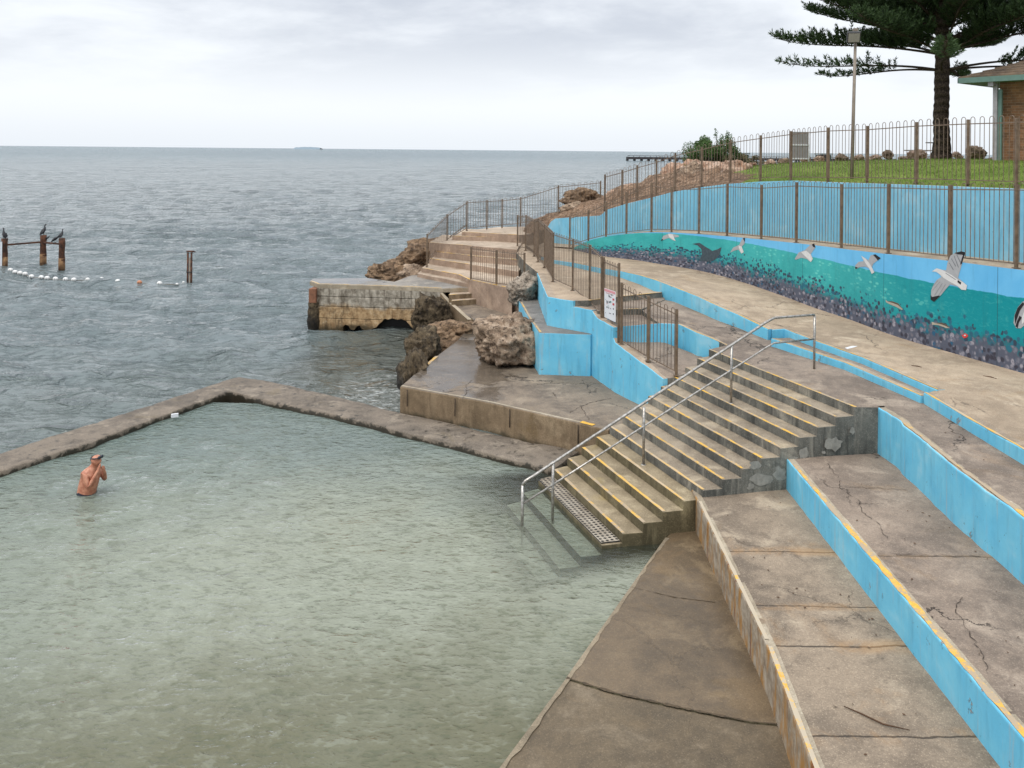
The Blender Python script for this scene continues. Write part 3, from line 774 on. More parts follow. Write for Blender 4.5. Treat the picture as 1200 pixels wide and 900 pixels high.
for i in range(len(xs)-1):
    for j in range(len(ys)-1):
        if inside((xs[i]+step/2, ys[j]+step/2), poolpoly):
            f = bm.faces.new((vx[i, j], vx[i+1, j], vx[i+1, j+1], vx[i, j+1])); f.smooth = True
for v in [v for v in bm.verts if not v.link_faces]: bm.verts.remove(v)
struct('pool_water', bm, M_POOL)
bm = bmesh.new()
vs = [bm.verts.new(c) for c in ((-18, 3, -1.35), (5, 3, -.9), (5, 22, -1.0), (-18, 22, -1.35))]; bm.faces.new(vs)
struct('pool_floor_sand', bm, M_SAND)

# sea: polar sheet reaching past the horizon, real swell near the shore
rs = [13.0]
while rs[-1] < 30000: rs.append(rs[-1]*(1.0075 if rs[-1] < 75 else (1.02 if rs[-1] < 400 else 1.12)))
NA = 620; th = np.linspace(R(150), R(28), NA)
RR, TT = np.meshgrid(np.array(rs), th, indexing='ij')
X = RR*np.cos(TT); Y = RR*np.sin(TT)
rng = np.random.RandomState(4); Z = np.zeros_like(X)
for k in range(34):
    lam = rng.uniform(1.1, 6.5) if k < 28 else rng.uniform(7, 14)
    ang = R(255)+rng.normal(0, .55)
    kx, ky = 2*math.pi/lam*math.cos(ang), 2*math.pi/lam*math.sin(ang)
    ph = rng.uniform(0, 6.28)
    cell = np.maximum(RR*.0075, RR*(th[0]-th[1])/1.0)
    fade = np.clip((lam/ (np.maximum(cell, .02)*3.0))-1, 0, 1)
    gx, gy = rng.uniform(.05, .13, 2); env = .55+.45*np.sin(X*gx+Y*gy+rng.uniform(0, 6))
    s = np.sin(kx*X+ky*Y+ph+.6*np.sin(X*.23+k)+.5*np.sin(Y*.31+2*k))
    Z += (.0105*lam**.75)*fade*env*(1-np.abs(s))**1.35*1.6
Z -= Z[:, :].mean()
# calmer in the lee of the jetty
lee = np.clip(1-np.hypot((X+3.2)/3.5, (Y-25)/6.0), 0, 1); Z *= (1-.55*np.clip(lee*2, 0, 1))
Z -= .06
me = bpy.data.meshes.new('sea_water')
NR = len(rs)
verts = np.stack([X, Y, Z], -1).reshape(-1, 3)
mp = np.array([[p_.x, p_.y] for p_ in poolpoly])
faces = []
cxs = (X[:-1, :-1]+X[1:, 1:])/2; cys = (Y[:-1, :-1]+Y[1:, 1:])/2
for i in range(NR-1):
    near = rs[i] < 24
    for j in range(NA-1):
        if near and cxs[i, j] < 4 and inside((cxs[i, j], cys[i, j]), poolpoly): continue
        a = i*NA+j
        faces.append((a, a+NA, a+NA+1, a+1))
me.from_pydata(verts.tolist(), [], faces); me.update()
for p_ in me.polygons: p_.use_smooth = True
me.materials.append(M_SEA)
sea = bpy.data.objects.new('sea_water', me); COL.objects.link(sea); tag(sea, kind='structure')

# ================================================================== APRON, TERRACES
AP = .15
ap_edge = [P(780, 630, AP), P(752, 669, AP), P(739.5, 687, AP), P(664, 793.7, AP)]
ap2 = [P(664, 794.5, AP), P(587, 898, AP)]
dirA = (ap2[1]-ap2[0]).normalized(); ap2.append(ap2[1]+dirA*6)
jn = [P(664, 794.5, AP), P(720, 812, AP), P(800, 830, AP), P(880, 846, AP), P(925, 850, AP)]
prism('apron_path', [V(3.3, 14.1, AP), V(2.75, 14.15, AP)]+ap_edge+[q+V(0, .012, 0) for q in jn[1:]]+[V(3.3, jn[-1].y, AP)], -1.4, [C_APRON, C_RISERLOW], kind='structure', bevel=.03)
prism('apron_path_near', [V(q.x, q.y, AP-.008) for q in jn]+[V(3.3, jn[-1].y, AP-.008), V(3.3, 3.0, AP-.008)]+[V(q.x, q.y, AP-.008) for q in reversed(ap2[1:])], -1.4, [C_APRON2, C_RISERLOW], kind='structure', bevel=.03)
o = ribbon('apron_edge_line', [q+V(0, 0, 0) for q in ap_edge+ap2], .05, concrete('apron_edge_concrete', lin(150, 136, 114), lin(116, 104, 86), lin(166, 152, 130), crack=0), .004, None, side=1, jit=.5)
tag(o, kind='structure')
bm = bmesh.new()
ribbon('', jn, .03, None, .006, bm=bm, jit=.8, step=.06)
ribbon('', [P(739.5, 688, AP), P(790, 700, AP), P(838, 706, AP)], .012, None, .005, bm=bm, jit=.9, step=.06)
tag(link('apron_crack_line', bm, simple('crumbled_joint_fill', lin(88, 74, 56), .95, 0, .5, 20, .4)), kind='structure')

# terrace B front wall
BZ = .70
B1, B2, B3, B4 = P(818, 588, BZ), P(895, 749.7, BZ), P(899, 758, BZ), P(943, 874, BZ)
Bl = [B1+V(0, .5, 0), B1, B2, B3, B4]; dB = (B4-B3).normalized(); Bl.append(B4+dB*5)
tB = empty('seat_front_wall', B2, 'low rust streaked concrete wall along the damp poolside apron', 'wall')
wall('wall_face', Bl, .0, .11, [M_OCHRE, C_EDGE], tB, side=-1 if False else 1, step=.2, jit=.006, bevel=.02)
prism('grey_seat_terrace', [V(q.x+.06, q.y, BZ-.006) for q in Bl]+[V(5.2, 3.3, BZ-.006), V(5.2, 14.6, BZ-.006)], -.4, [C_TERB, C_RISER], kind='structure', bevel=0)
ribbon('edge_paint', [B1+V(.035, 0, .004), B2+V(.035, 0, .004)], .05, worn_yellow('sparse_yellow_paint', .57, .63, lin(182, 168, 146)), .006, tB)
ribbon('edge_paint', [B3+V(.035, 0, .004), B4+V(.035, 0, .004), Bl[-1]+V(.035, 0, .004)], .05, worn_yellow('patchy_yellow_paint', .50, .58, lin(182, 168, 146)), .006, tB)

CZ = 1.20
C1, C2 = P(927.5, 545, CZ), P(1200, 868, CZ)
dC = (C2-C1).normalized(); Cl = [C1-dC*.35, C1, C1.lerp(C2, .5), C2, C2+dC*4]
tC = empty('blue_seat_wall', C1, 'sky blue seat wall between the grey and brown terraces, yellow along its top edge', 'wall')
wall('wall_face', Cl, BZ-.2, .13, [M_BLUE, C_EDGE], tC, side=1, step=.2, jit=.005, bevel=.018)
ribbon('edge_paint', [q+V(.05, 0, .004) for q in Cl[1:]], .075, M_YEL, .004, tC, jit=.35)
prism('brown_seat_terrace', [V(q.x+.07, q.y, CZ-.006) for q in Cl]+[V(6.9, 3.2, CZ-.006), V(6.9, 14.9, CZ-.006)], .1, [C_TERC, C_RISER], kind='structure', bevel=0)

DZ = 1.99
D0, D1, D2 = P(1032.5, 480, DZ), P(1115, 545, DZ), P(1200, 608, DZ)
dD = (D2-D1).normalized(); Dl = [D0+V(0, .2, 0), D0, P(1050, 490, DZ), P(1062.5, 502, DZ), P(1080, 515.5, DZ), D1, D2, D2+dD*6]
tD = empty('blue_seat_wall', D0, 'taller sky blue seat wall beside the top of the stairs, its top edge broken', 'wall')
wall('wall_face', Dl, CZ-.2, .14, [M_BLUE, C_EDGE], tD, side=1, step=.18, jit=.012, bevel=.02)
ribbon('edge_paint', [q+V(.07, 0, .004) for q in Dl[2:]], .07, M_YELW, .005, tD, jit=.5)

# cracks drawn as thin dirt-filled lines on the terraces
def crackset(name, lists, z, wdt=.012):
    bm = bmesh.new()
    for l in lists:
        pts = [P(x, y, z) for x, y in l]
        q = resample(pts, .07, False, .024)
        for v_ in q: v_.z = z
        ribbon('', q, wdt, None, .005, bm=bm, jit=.8, step=.06)
    return tag(link(name, bm, M_CRACK), kind='structure')
crackset('terrace_crack_lines', [[(970, 543), (985, 563), (984, 572), (1008, 588), (1010, 600), (1030, 614), (1040, 632)], [(984, 570), (1020, 572), (1062, 574)],
    [(1022, 645), (1060, 650), (1150, 652)], [(1128, 700), (1120, 715), (1150, 765), (1158, 790)]], CZ, .007)
crackset('platform_crack_lines', [[(540, 470), (547, 460), (546, 452), (553, 446)], [(668, 484), (680, 476), (690, 492)], [(680, 476), (700, 470), (716, 467)], [(648, 460), (652, 466)]], PLATZ, .012)

# ================================================================== MAIN STAIRS
Rp = [(731, 624), (755, 613), (777, 600), (802, 587), (822.7, 575), (846, 563), (869.3, 550.7), (892.3, 538), (914.7, 526.3), (935.5, 513.3), (956.7, 501.2), (980, 488), (1002.5, 476.2)]
Lp = [(651, 548), (665, 535.6), (681, 523.6), (698, 512.4), (715, 501), (730, 488.5), (744, 476.5), (758, 464.7), (773.3, 453.3), (788.7, 442), (802.7, 430.4), (817.3, 419.3), (832, 408.7)]
RZ = .1475; Z1 = .22
sz_ = [Z1+RZ*i for i in range(13)]
Rw = [P(x, y, z) for (x, y), z in zip(Rp, sz_)]; Lw = [P(x, y, z) for (x, y), z in zip(Lp, sz_)]
def fitline(pts):
    t = np.arange(len(pts)); A = np.array([[p.x, p.y] for p in pts])
    fx = np.polyfit(t, A[:, 0], 1); fy = np.polyfit(t, A[:, 1], 1)
    return fx, fy
fRx, fRy = fitline(Rw); fLx, fLy = fitline(Lw)
for i in range(13):
    a = V(np.polyval(fRx, i), np.polyval(fRy, i), sz_[i]); Rw[i] = Rw[i].lerp(a, .7)
    b = V(np.polyval(fLx, i), np.polyval(fLy, i), sz_[i]); Lw[i] = Lw[i].lerp(b, .7)
st = empty('pool_staircase', Rw[0], 'broad grey concrete staircase of worn yellow edged steps running down into the pool', 'staircase')
for i in range(12):
    z = sz_[i]
    top = [Lw[i]-V(.12 if i > 4 else 0, -.02, 0), Rw[i].copy()] if False else [Lw[i].copy(), Rw[i].copy()]
    nl, nr = Lw[i+1], Rw[i+1]
    top += [V(nr.x, nr.y, z), V(nl.x, nl.y, z)]
    low = i < 4
    s_ = prism('step', top, -.5 if i < 6 else .3, [C_STEPLOW if low else C_STEP, C_RISERLOW if low else C_RISER], st, bevel=.012, jit=.004, step=.4, bottom=False)
    tdir = (Rw[i]-Lw[i]).normalized()
    ribbon('nosing_paint', [Lw[i]+tdir*.02, Rw[i]-tdir*.03], .055, M_YELP if i in (2, 3, 4) else M_YEL, .004, s_, side=1, jit=.2, step=.2)
# exposed side patches (pale repair mortar)
tside = (Rw[12]-Rw[0]); tside.z = 0; tside.normalize(); nside = Vector((tside.y, -tside.x, 0))
M_MORTAR = simple('pale_repair_mortar', lin(150, 147, 138), .85, 0, .3, 9, .4)
def sidept(x, y):        # pixel on the stair side plane
    a, b = ab(x, y); A = Vector((a/F, 1, -b/F)); o_ = V(0, 0, H)
    d_ = (Rw[6]-o_).dot(nside)/A.dot(nside); return o_+A*d_+nside*.004
random.seed(3)
for (x, y, rx, ry) in ((977, 520, 11, 9), (998.5, 505, 3, 4), (941, 531, 6, 8), (930, 537, 5, 2.5), (885, 545, 8, 6), (892, 562, 13, 9), (914, 556, 8, 9), (880, 570, 5, 4), (965, 530, 3, 2)):
    pts = [sidept(x+rx*math.cos(a)*random.uniform(.6, 1.2), y+ry*math.sin(a)*random.uniform(.6, 1.2)) for a in np.linspace(0, 6.28, 15)[:-1]]
    bm = bmesh.new(); bm.faces.new([bm.verts.new(q) for q in pts])
    link('repair_patch', bm, M_MORTAR, st)
# submerged steps + grate
dl = V(np.polyval(fLx, 0)-np.polyval(fLx, 1), np.polyval(fLy, 0)-np.polyval(fLy, 1), 0); dr = V(np.polyval(fRx, 0)-np.polyval(fRx, 1), np.polyval(fRy, 0)-np.polyval(fRy, 1), 0)
for k in range(1, 5):
    z = Z1-RZ*k
    top = [Lw[0]+dl*k, Rw[0]+dr*k, Rw[0]+dr*(k-1), Lw[0]+dl*(k-1)]
    for q in top: q.z = z
    prism('step', top, -1.3, [C_SUBM if k > 1 else C_STEPLOW, C_RISERLOW], st, bevel=.012, jit=.003, step=.5, bottom=False)
td = (Rw[0]-Lw[0]).normalized()
g0 = [Lw[0]+dl*.98+td*.0, Rw[0]+dr*.98-td*.05, Rw[0]+dr*.05-td*.05, Lw[0]+dl*.05+td*.0]
for q in g0: q.z = .098
prism('perforated_grate', g0, .076, [M_GRATE, M_DKGREY], st, bevel=.004, jit=0, step=0)

# handrail
hr = empty('pool_handrail', V(2.46, 15.63, .66), 'brushed steel handrail with two rails climbing the middle of the stairs', 'handrail')
hd = V(1.82, .87, 0)
def hp(t, z): return V(2.46, 15.63, 0)+hd*t+V(0, 0, z)
posts = [(-1.224, -.35, .685), (-.932, -.22, 1.0), (0, .655, 1.715), (1.0, 1.54, 2.66), (2.06, DZ-.02, 3.08)]
tb_, zb_ = 1.50, 3.11
top_l = [hp(-1.224, .685), hp(-1.20, .745), hp(-1.12, .81)]+[hp(tb_*k+(-1.12)*(1-k), .81+(zb_-.81)*k) for k in (.25, .5, .75, .97)]+[hp(tb_+.03, zb_+.005), hp(2.0, 3.10), hp(2.055, 3.09)]
bm = bmesh.new(); tube(bm, top_l, .026, 10); link('top_rail', bm, M_STEEL, hr)
m0, m1 = .36, 2.60
mid_l = [hp(-1.22, m0)]+[hp(-1.22+(1.50+1.22)*k, m0+(m1-m0)*k) for k in (.3, .6, .97)]+[hp(1.53, m1+.015), hp(2.06, 2.60)]
bm = bmesh.new(); tube(bm, mid_l, .019, 8); link('lower_rail', bm, M_STEEL, hr)
for t, a, b in posts:
    bm = bmesh.new(); tube(bm, [hp(t, a), hp(t, b)], .025, 10)
    if a > 0: lathe(bm, [(.05, a-.0), (.05, a+.012), (.03, a+.016)], hp(t, 0), 12)
    link('post', bm, M_STEEL, hr)

# ================================================================== KERBS, LANDING, WALKWAY
kb = [(1200, 527.5, 545, 1.99), (1140, 494, 508.5, 1.99), (1082.5, 460, 473, 1.99)]
kerbR = []
for x, yt, yb, z in kb:
    b_ = P(x, yb, z); kerbR.append(D(x, yt, b_.y))
eR = kerbR[0]+(kerbR[0]-kerbR[1]).normalized()*6
k1 = [D(1078.7, 464, P(1078.7, 472.5, 1.99).y), D(990, 425.5, P(990, 433.5, 1.99).y), D(903.7, 396.8, P(903.7, 404, 2.03).y)]
k1_d = [q.y for q in k1]
KZL = k1[0].z
k2 = [P(1097.5, 456.8, 2.235), P(1010, 419, 2.24), P(960, 401.5, 2.26), P(925, 388, 2.27), P(919, 385.5, 2.275), P(905, 386.6, 2.275)]
kl = [(900, 386.2, 397.5, 2.04), (890, 381.3, 394, 2.06), (866.7, 370, 385, 2.12), (841.7, 359.2, 376, 2.18), (816.7, 347.5, 365, 2.24), (793, 338, 355, 2.33), (766.7, 328, 341, 2.50), (750, 323, 333, 2.53), (727.5, 318, 325, 2.54), (706.7, 315, 320.5, 2.55), (671.7, 308, 312.5, 2.58), (650, 305, 308.5, 2.6), (634, 301, 304, 2.6)]
kerbL = []; kerbLb = []
for x, yt, yb, z in kl:
    b_ = P(x, yb, z); kerbL.append(D(x, yt, b_.y)); kerbLb.append(b_)
# right kerb + left kerb + two shallow steps = three kerb walls
kR = empty('blue_kerb_wall', kerbR[1], 'low blue kerb at the right edge, nearest to the camera beside the mural walkway', 'kerb')
wall('kerb_face', [eR]+kerbR, 1.85, .2, [M_BLUE, C_CAP], kR, side=-1, step=.25, bevel=.015)
ribbon('edge_paint', [q+V(.03, 0, .002) for q in [eR]+kerbR], .05, M_YELP, .006, kR, jit=.4)
kS = empty('blue_kerb_step', k1[1], 'long double blue kerb step behind the steel handrail', 'kerb')
wall('lower_kerb', [q for q in k1], 1.85, .16, [M_BLUE, C_CAP], kS, side=-1, step=.25, bevel=.015)
ribbon('edge_paint', [q+V(.03, .01, .002) for q in k1], .04, M_YELP, .006, kS, jit=.4)
wall('upper_kerb', k2, 1.95, .16, [M_BLUE, C_CAP], kS, side=-1, step=.25, bevel=.012)
ribbon('edge_paint', [q+V(.03, .02, .002) for q in k2[:4]], .04, M_YELP, .006, kS, jit=.4)
kLo = empty('blue_kerb_wall', kerbL[3], 'long blue kerb wall curving away along the path, left of the handrail', 'kerb')
wall('kerb_face', kerbL, 1.8, .16, [M_BLUE, C_CAP], kLo, side=-1, step=.3, bevel=.015)
ribbon('edge_paint', [q+V(.03, .02, .002) for q in kerbL[:-2]], .05, M_YELP, .006, kLo, jit=.4)
# tread between the two kerb steps
prism('kerb_tread_path', [q+V(.05, .05, -.006) for q in k1]+[V(q.x+.1, q.y+.05, 2.11) for q in reversed(k2[:4])]+[], 1.6, [C_LAND, C_RISER], kind='structure', bevel=0)

# mural wall geometry ------------------------------------------------------------
mur = [(1197, 437, 2.2, 316.6), (1107, 411, 2.22, 305), (1050, 395, 2.24, 299), (990, 372, 2.3, 292), (957, 362, 2.35, 287.6), (915, 346, 2.45, 283), (865, 329, 2.55, 278), (840, 322, 2.6, 276), (815, 316, 2.65, 274), (777.5, 310, 2.7, 271.8), (740, 303.8, 2.72, 273), (708, 300.8, 2.72, 277.5), (689, 296.5, 2.72, 282), (672, 292.8, 2.72, 290.5)]
mb = []; mt = []
for x, yb, z, yt in mur:
    b_ = P(x, yb, z); mb.append(b_); mt.append(D(x, yt, b_.y))
ex = (mb[0]-mb[2]); ex.z = 0; ex.normalize()
mb.insert(0, mb[0]+ex*8); mt.insert(0, mt[0]+ex*8+V(0, 0, .2)); mb[0].z = 2.15
def smooth_poly(pts, it=2):
    for _ in range(it):
        q = [pts[0]]
        for a, b in zip(pts, pts[1:]): q += [a.lerp(b, .25), a.lerp(b, .75)]
        q.append(pts[-1]); pts = q
    return pts
mbs = smooth_poly(mb); mts = smooth_poly(mt)
tM = empty('mural_wall', mbs[len(mbs)//2], 'curved wall painted with a teal reef mural, seagulls and a ray', 'wall')
bm = bmesh.new(); uvl = bm.loops.layers.uv.new('UVMap')
mb2 = mbs; u = 0; U = [0]
order = list(reversed(range(len(mbs))))            # left end first
prevp = None; ul = {}
for i in order:
    if prevp is not None: u += math.hypot(mbs[i].x-prevp.x, mbs[i].y-prevp.y)
    ul[i] = u; prevp = mbs[i]
fr_b = [bm.verts.new(V(b.x, b.y, b.z-.12)) for b in mbs]; fr_t = [bm.verts.new(V(b.x, b.y, t.z)) for b, t in zip(mbs, mts)]
mn = []
for i in range(len(mbs)):
    a = mbs[max(0, i-1)]; b = mbs[min(len(mbs)-1, i+1)]; t = Vector((b.x-a.x, b.y-a.y, 0)).normalized()
    mn.append(Vector((t.y, -t.x, 0)))            # into the bank (right of travel)
bk_t = [bm.verts.new(V(b.x+n_.x*.16, b.y+n_.y*.16, t.z)) for b, t, n_ in zip(mbs, mts, mn)]
for i in range(len(mbs)-1):
    f = bm.faces.new((fr_b[i], fr_t[i], fr_t[i+1], fr_b[i+1]))
    for lp, (k, vv) in zip(f.loops, ((i, 0), (i, 1), (i+1, 1), (i+1, 0))):
        h_ = mts[k].z-mbs[k].z
        lp[uvl].uv = (ul[k], (-.12/max(h_, .2) if vv == 0 else 1))
    g = bm.faces.new((fr_t[i], bk_t[i], bk_t[i+1], fr_t[i+1])); g.material_index = 1
bmesh.ops.recalc_face_normals(bm, faces=bm.faces)
link('mural_face', bm, [M_MURAL, C_CAP], tM)
print('mural length', u)

def muralpt(x, y, lift=.005):
    """pixel -> point on the mural plane"""
    a, b = ab(x, y); k = a/F
    for i in range(len(mbs)-1):
        p0, p1 = mbs[i], mbs[i+1]; e0 = p0.x-k*p0.y; e1 = p1.x-k*p1.y
        if e0*e1 <= 0 and e0 != e1:
            t = e0/(e0-e1); q = p0.lerp(p1, t)
            return V(q.x, q.y, H-b*q.y/F)-mn[i]*lift
    return None
def decal(name, poly, mat, lift, parent=tM):
    bm = bmesh.new(); pts = [muralpt(x, y, lift) for x, y in poly]
    pts = [q for q in pts if q is not None]
    f = bm.faces.new([bm.verts.new(q) for q in pts])
    bmesh.ops.recalc_face_normals(bm, faces=[f]); bm.normal_update()
    if f.normal.y > 0 and f.normal.x > 0: f.normal_flip()
    r_ = bmesh.ops.triangulate(bm, faces=[f])
    return link(name, bm, mat, parent)
def z5(l): return [(960+x/5, 260+y/5) for x, y in l]
def z3(l): return [(840+x*.3, 200+y*.3) for x, y in l]
def z4(l): return [(690+x/4, 250+y/4) for x, y in l]
def gull(whole, dark, light):
    g = decal('painted_gull', whole, G_GREY, .006)
    for l in light: decal('gull_body', l, G_LIGHT, .009, g)
    for l in dark: decal('gull_wing_tip', l, G_BLACK, .011, g)
gull(z5([(662, 290), (690, 272), (720, 280), (745, 284), (752, 240), (770, 198), (800, 180), (835, 172), (858, 178), (852, 200), (838, 245), (822, 300), (815, 328), (842, 350), (868, 372), (862, 400), (835, 397), (812, 378), (768, 366), (748, 388), (712, 432), (674, 468), (655, 455), (658, 400), (670, 370), (690, 340), (718, 322), (704, 305), (686, 292)]),
     [z5([(795, 182), (835, 172), (858, 178), (852, 200), (840, 192), (815, 190)]), z5([(655, 425), (662, 440), (700, 432), (712, 432), (674, 468), (655, 455)]), z5([(858, 178), (852, 200), (838, 245), (828, 250), (840, 205)]), z5([(815, 340), (835, 356), (830, 368), (812, 352)])],
     [z5([(662, 290), (690, 272), (722, 281), (775, 310), (815, 338), (842, 352), (868, 372), (862, 400), (835, 397), (812, 376), (770, 352), (730, 328), (706, 305), (686, 292)])])
for l in ([(775, 215), (800, 262)], [(790, 198), (816, 268)], [(806, 192), (828, 240)], [(762, 240), (786, 282)], [(668, 400), (706, 352)], [(676, 432), (722, 360)], [(694, 440), (740, 368)], [(664, 380), (696, 344)], [(740, 300), (800, 340)]):
    (xa, ya), (xb, yb) = l; decal('feather_line', z5([(xa, ya), (xb, yb), (xb+4, yb-2), (xa+3, ya-2)]), G_FEATH, .010)
gull(z5([(247, 198), (270, 212), (290, 225), (302, 196), (330, 190), (362, 212), (340, 228), (318, 245), (310, 265), (325, 295), (310, 305), (298, 275), (272, 262), (240, 264), (215, 277), (212, 255), (232, 234), (262, 230)]),
     [z5([(318, 193), (332, 190), (362, 212), (345, 225), (335, 212)]), z5([(212, 262), (228, 268), (215, 277)])], [z5([(247, 198), (272, 214), (295, 240), (312, 270), (325, 295), (310, 305), (296, 275), (272, 240)])])
gull(z3([(305, 345), (320, 320), (345, 310), (365, 290), (382, 284), (386, 300), (368, 325), (376, 345), (368, 357), (352, 345), (330, 340), (310, 348)]), [z3([(372, 288), (382, 284), (386, 300), (378, 298)])], [z3([(330, 318), (350, 312), (368, 328), (376, 345), (368, 357), (354, 342)])])
gull(z3([(53, 320), (65, 300), (88, 290), (100, 265), (111, 262), (109, 285), (98, 297), (106, 318), (97, 324), (85, 308), (70, 312)]), [z3([(103, 264), (111, 262), (110, 278)])], [z3([(85, 292), (98, 296), (106, 318), (97, 324), (88, 304)])])
gull(z4([(338, 130), (350, 105), (380, 94), (420, 102), (424, 110), (400, 114), (408, 130), (395, 126), (375, 115), (355, 122)]), [z4([(338, 130), (344, 118), (350, 124)])], [z4([(372, 96), (395, 98), (400, 114), (408, 130), (392, 122), (378, 112)])])
gull(z5([(1212, 462), (1195, 466), (1165, 500), (1145, 548), (1140, 592), (1155, 622), (1182, 624), (1205, 605), (1235, 572), (1262, 556), (1300, 585), (1345, 612), (1352, 590), (1322, 548), (1318, 520), (1345, 460), (1362, 400), (1330, 405), (1290, 440), (1272, 480), (1250, 462), (1232, 446)]),
     [z5([(1195, 470), (1165, 503), (1147, 550), (1150, 600), (1164, 560), (1178, 520), (1205, 480)]), z5([(1152, 612), (1165, 622), (1172, 590), (1190, 560), (1176, 550), (1162, 580)])], [z5([(1205, 520), (1225, 530), (1210, 580), (1190, 600), (1190, 560)]), z5([(1232, 446), (1250, 462), (1290, 505), (1322, 548), (1352, 590), (1345, 612), (1300, 585), (1262, 545), (1236, 490)])])
decal('painted_ray', z4([(485, 143), (520, 138), (545, 155), (580, 176), (605, 168), (623, 158), (615, 190), (600, 210), (585, 222), (560, 226), (535, 224), (520, 222), (530, 192), (528, 168), (510, 150)]), G_RAY, .006)
f1 = decal('painted_fish', z5([(390, 455), (400, 465), (430, 465), (465, 478), (490, 510), (488, 517), (450, 497), (420, 485), (400, 475), (392, 470)]), G_FISH, .006)
decal('fish_back', z5([(400, 465), (430, 465), (465, 478), (490, 510), (462, 486), (430, 474)]), G_FISHB, .009, f1)
f2 = decal('painted_fish', z5([(660, 585), (680, 592), (720, 590), (750, 605), (768, 622), (745, 622), (700, 605), (672, 603), (662, 603)]), G_FISH, .006)
decal('fish_back', z5([(680, 592), (720, 590), (750, 605), (768, 622), (744, 610), (710, 598)]), G_FISHB, .009, f2)
f3 = decal('painted_red_fish', z5([(845, 660), (855, 652), (868, 658), (875, 668), (866, 678), (850, 682), (842, 675), (836, 664)]), G_RED, .006)
decal('fish_stripe', z5([(852, 660), (862, 662), (858, 670), (848, 668)]), G_LIGHT, .009, f3)

# walkway ---------------------------------------------------------------------
wk = [V(eR.x+.1, eR.y, eR.z-.005)]+[q+V(.1, .02, -.005) for q in kerbR]+[q+V(.08, .06, -.005) for q in k2[:5]]+[q+V(.06, .06, -.005) for q in kerbL]
wk += [V(.6, 33.0, 2.72), V(1.6, 33.5, 2.72), V(2.5, 32.6, 2.72)]
wk += [V(b.x+n_.x*.08, b.y+n_.y*.08, b.z) for b, n_ in reversed(list(zip(mbs, mn)))][1:]
prism('walkway_path', wk, 1.2, [C_WALK, C_RISER], kind='structure', bevel=0, jit=0, step=1.5)

# landing + middle path
L13, R13 = Lw[12], Rw[12]
mp_low = [(851, 404.5, 2.03), (832, 396, 2.12), (816, 390, 2.19), (795, 380, 2.24), (772, 379, 2.24)]
mpl = [P(*q) for q in mp_low]
land = [V(D2.x+.08, D2.y, DZ-.004)+dD*6, V(D2.x+.08, D2.y, DZ-.004)]+[V(q.x+.08, q.y, DZ-.004) for q in reversed(Dl[1:6])]
land += [P(1032, 477.6, DZ), R13.copy(), L13.copy(), P(851, 404.8, 2.03)]
land += [q+V(.03, 0, -.004) for q in mpl[1:5]]
land += [P(768, 376, 2.30), P(753, 364, 2.36), P(777, 351, 2.37)]
land += [kerbLb[5]+V(.08, .05, 0), kerbLb[4]+V(.08, .05, 0), kerbLb[3]+V(.08, .05, 0), kerbLb[2]+V(.08, .05, 0), kerbLb[0]+V(.08, .05, -.02)]
land += [V(q.x+.1, q.y+.02, DZ) for q in reversed(k1)][:]
land += [V(q.x+.1, q.y, DZ) for q in reversed(kerbR)]+[V(eR.x+.1, eR.y, DZ)]
prism('landing_path', land, 1.0, [C_LAND, C_RISER], kind='structure', bevel=.0, jit=0, step=.6)
s_ = ribbon('landing_nosing_paint', [L13, R13], .055, M_YEL, .004, st, side=1, jit=.2, step=.2)
# blue wall between corridor and middle path
cb = empty('blue_corridor_wall', mpl[2], 'blue wall between the fenced ramp and the path leading to the stair landing', 'wall')
wall('wall_face', mpl, [1.4]*5, .12, [M_BLUE, C_CAP], cb, side=-1, step=.25, bevel=.012)
ribbon('edge_paint', [q+V(.02, .02, .003) for q in mpl[:4]], .04, M_YELP, .005, cb, jit=.4)
# cross steps at the head of the corridor
crs = empty('path_cross_steps', P(750, 362, 2.37), 'three short concrete cross steps behind the white sign, lowest riser blue', 'steps')
prism('step', [V(2.57, 20.52, 2.238), P(726, 382.5, 2.24), P(772, 379, 2.24), P(790, 377, 2.24), P(780, 357, 2.24), P(700, 362, 2.24)], 1.3, [C_LAND, M_BLUE], crs, bevel=.012)
o = prism('step', [P(700, 364.5, 2.385), P(726, 362.5, 2.385), P(752.5, 362, 2.385), P(779, 351, 2.385), P(778, 346, 2.385), P(690, 350, 2.385)], 1.3, [C_LAND, C_RISER], crs, bevel=.012)
ribbon('nosing_paint', [P(704, 364.2, 2.385), P(726, 362.5, 2.385), P(752, 362, 2.385)], .05, M_YEL, .004, o, side=1)
# corridor floor (sloping down to the stairs)
Dc, Ec, Fc = P(693, 440, PLATZ), P(720, 459.7, PLATZ), V(3.28, 18.28, 0)
cf = [V(Ec.x+.11, Ec.y+.04, 1.88), V(Fc.x+.11, Fc.y+.04, 1.535), V(Lw[9].x+.03, Lw[9].y, 1.54), V(Lw[10].x+.1, Lw[10].y, 1.60), V(Lw[11].x+.1, Lw[11].y, 1.65), V(4.7, 19.3, 1.66), V(mpl[2].x+.05, mpl[2].y, 1.66), V(mpl[4].x+.05, mpl[4].y+.1, 1.80), V(2.62, 20.9, 1.86)]
prism('corridor_path', cf, .9, [C_LAND, C_RISER], kind='structure', bevel=0)

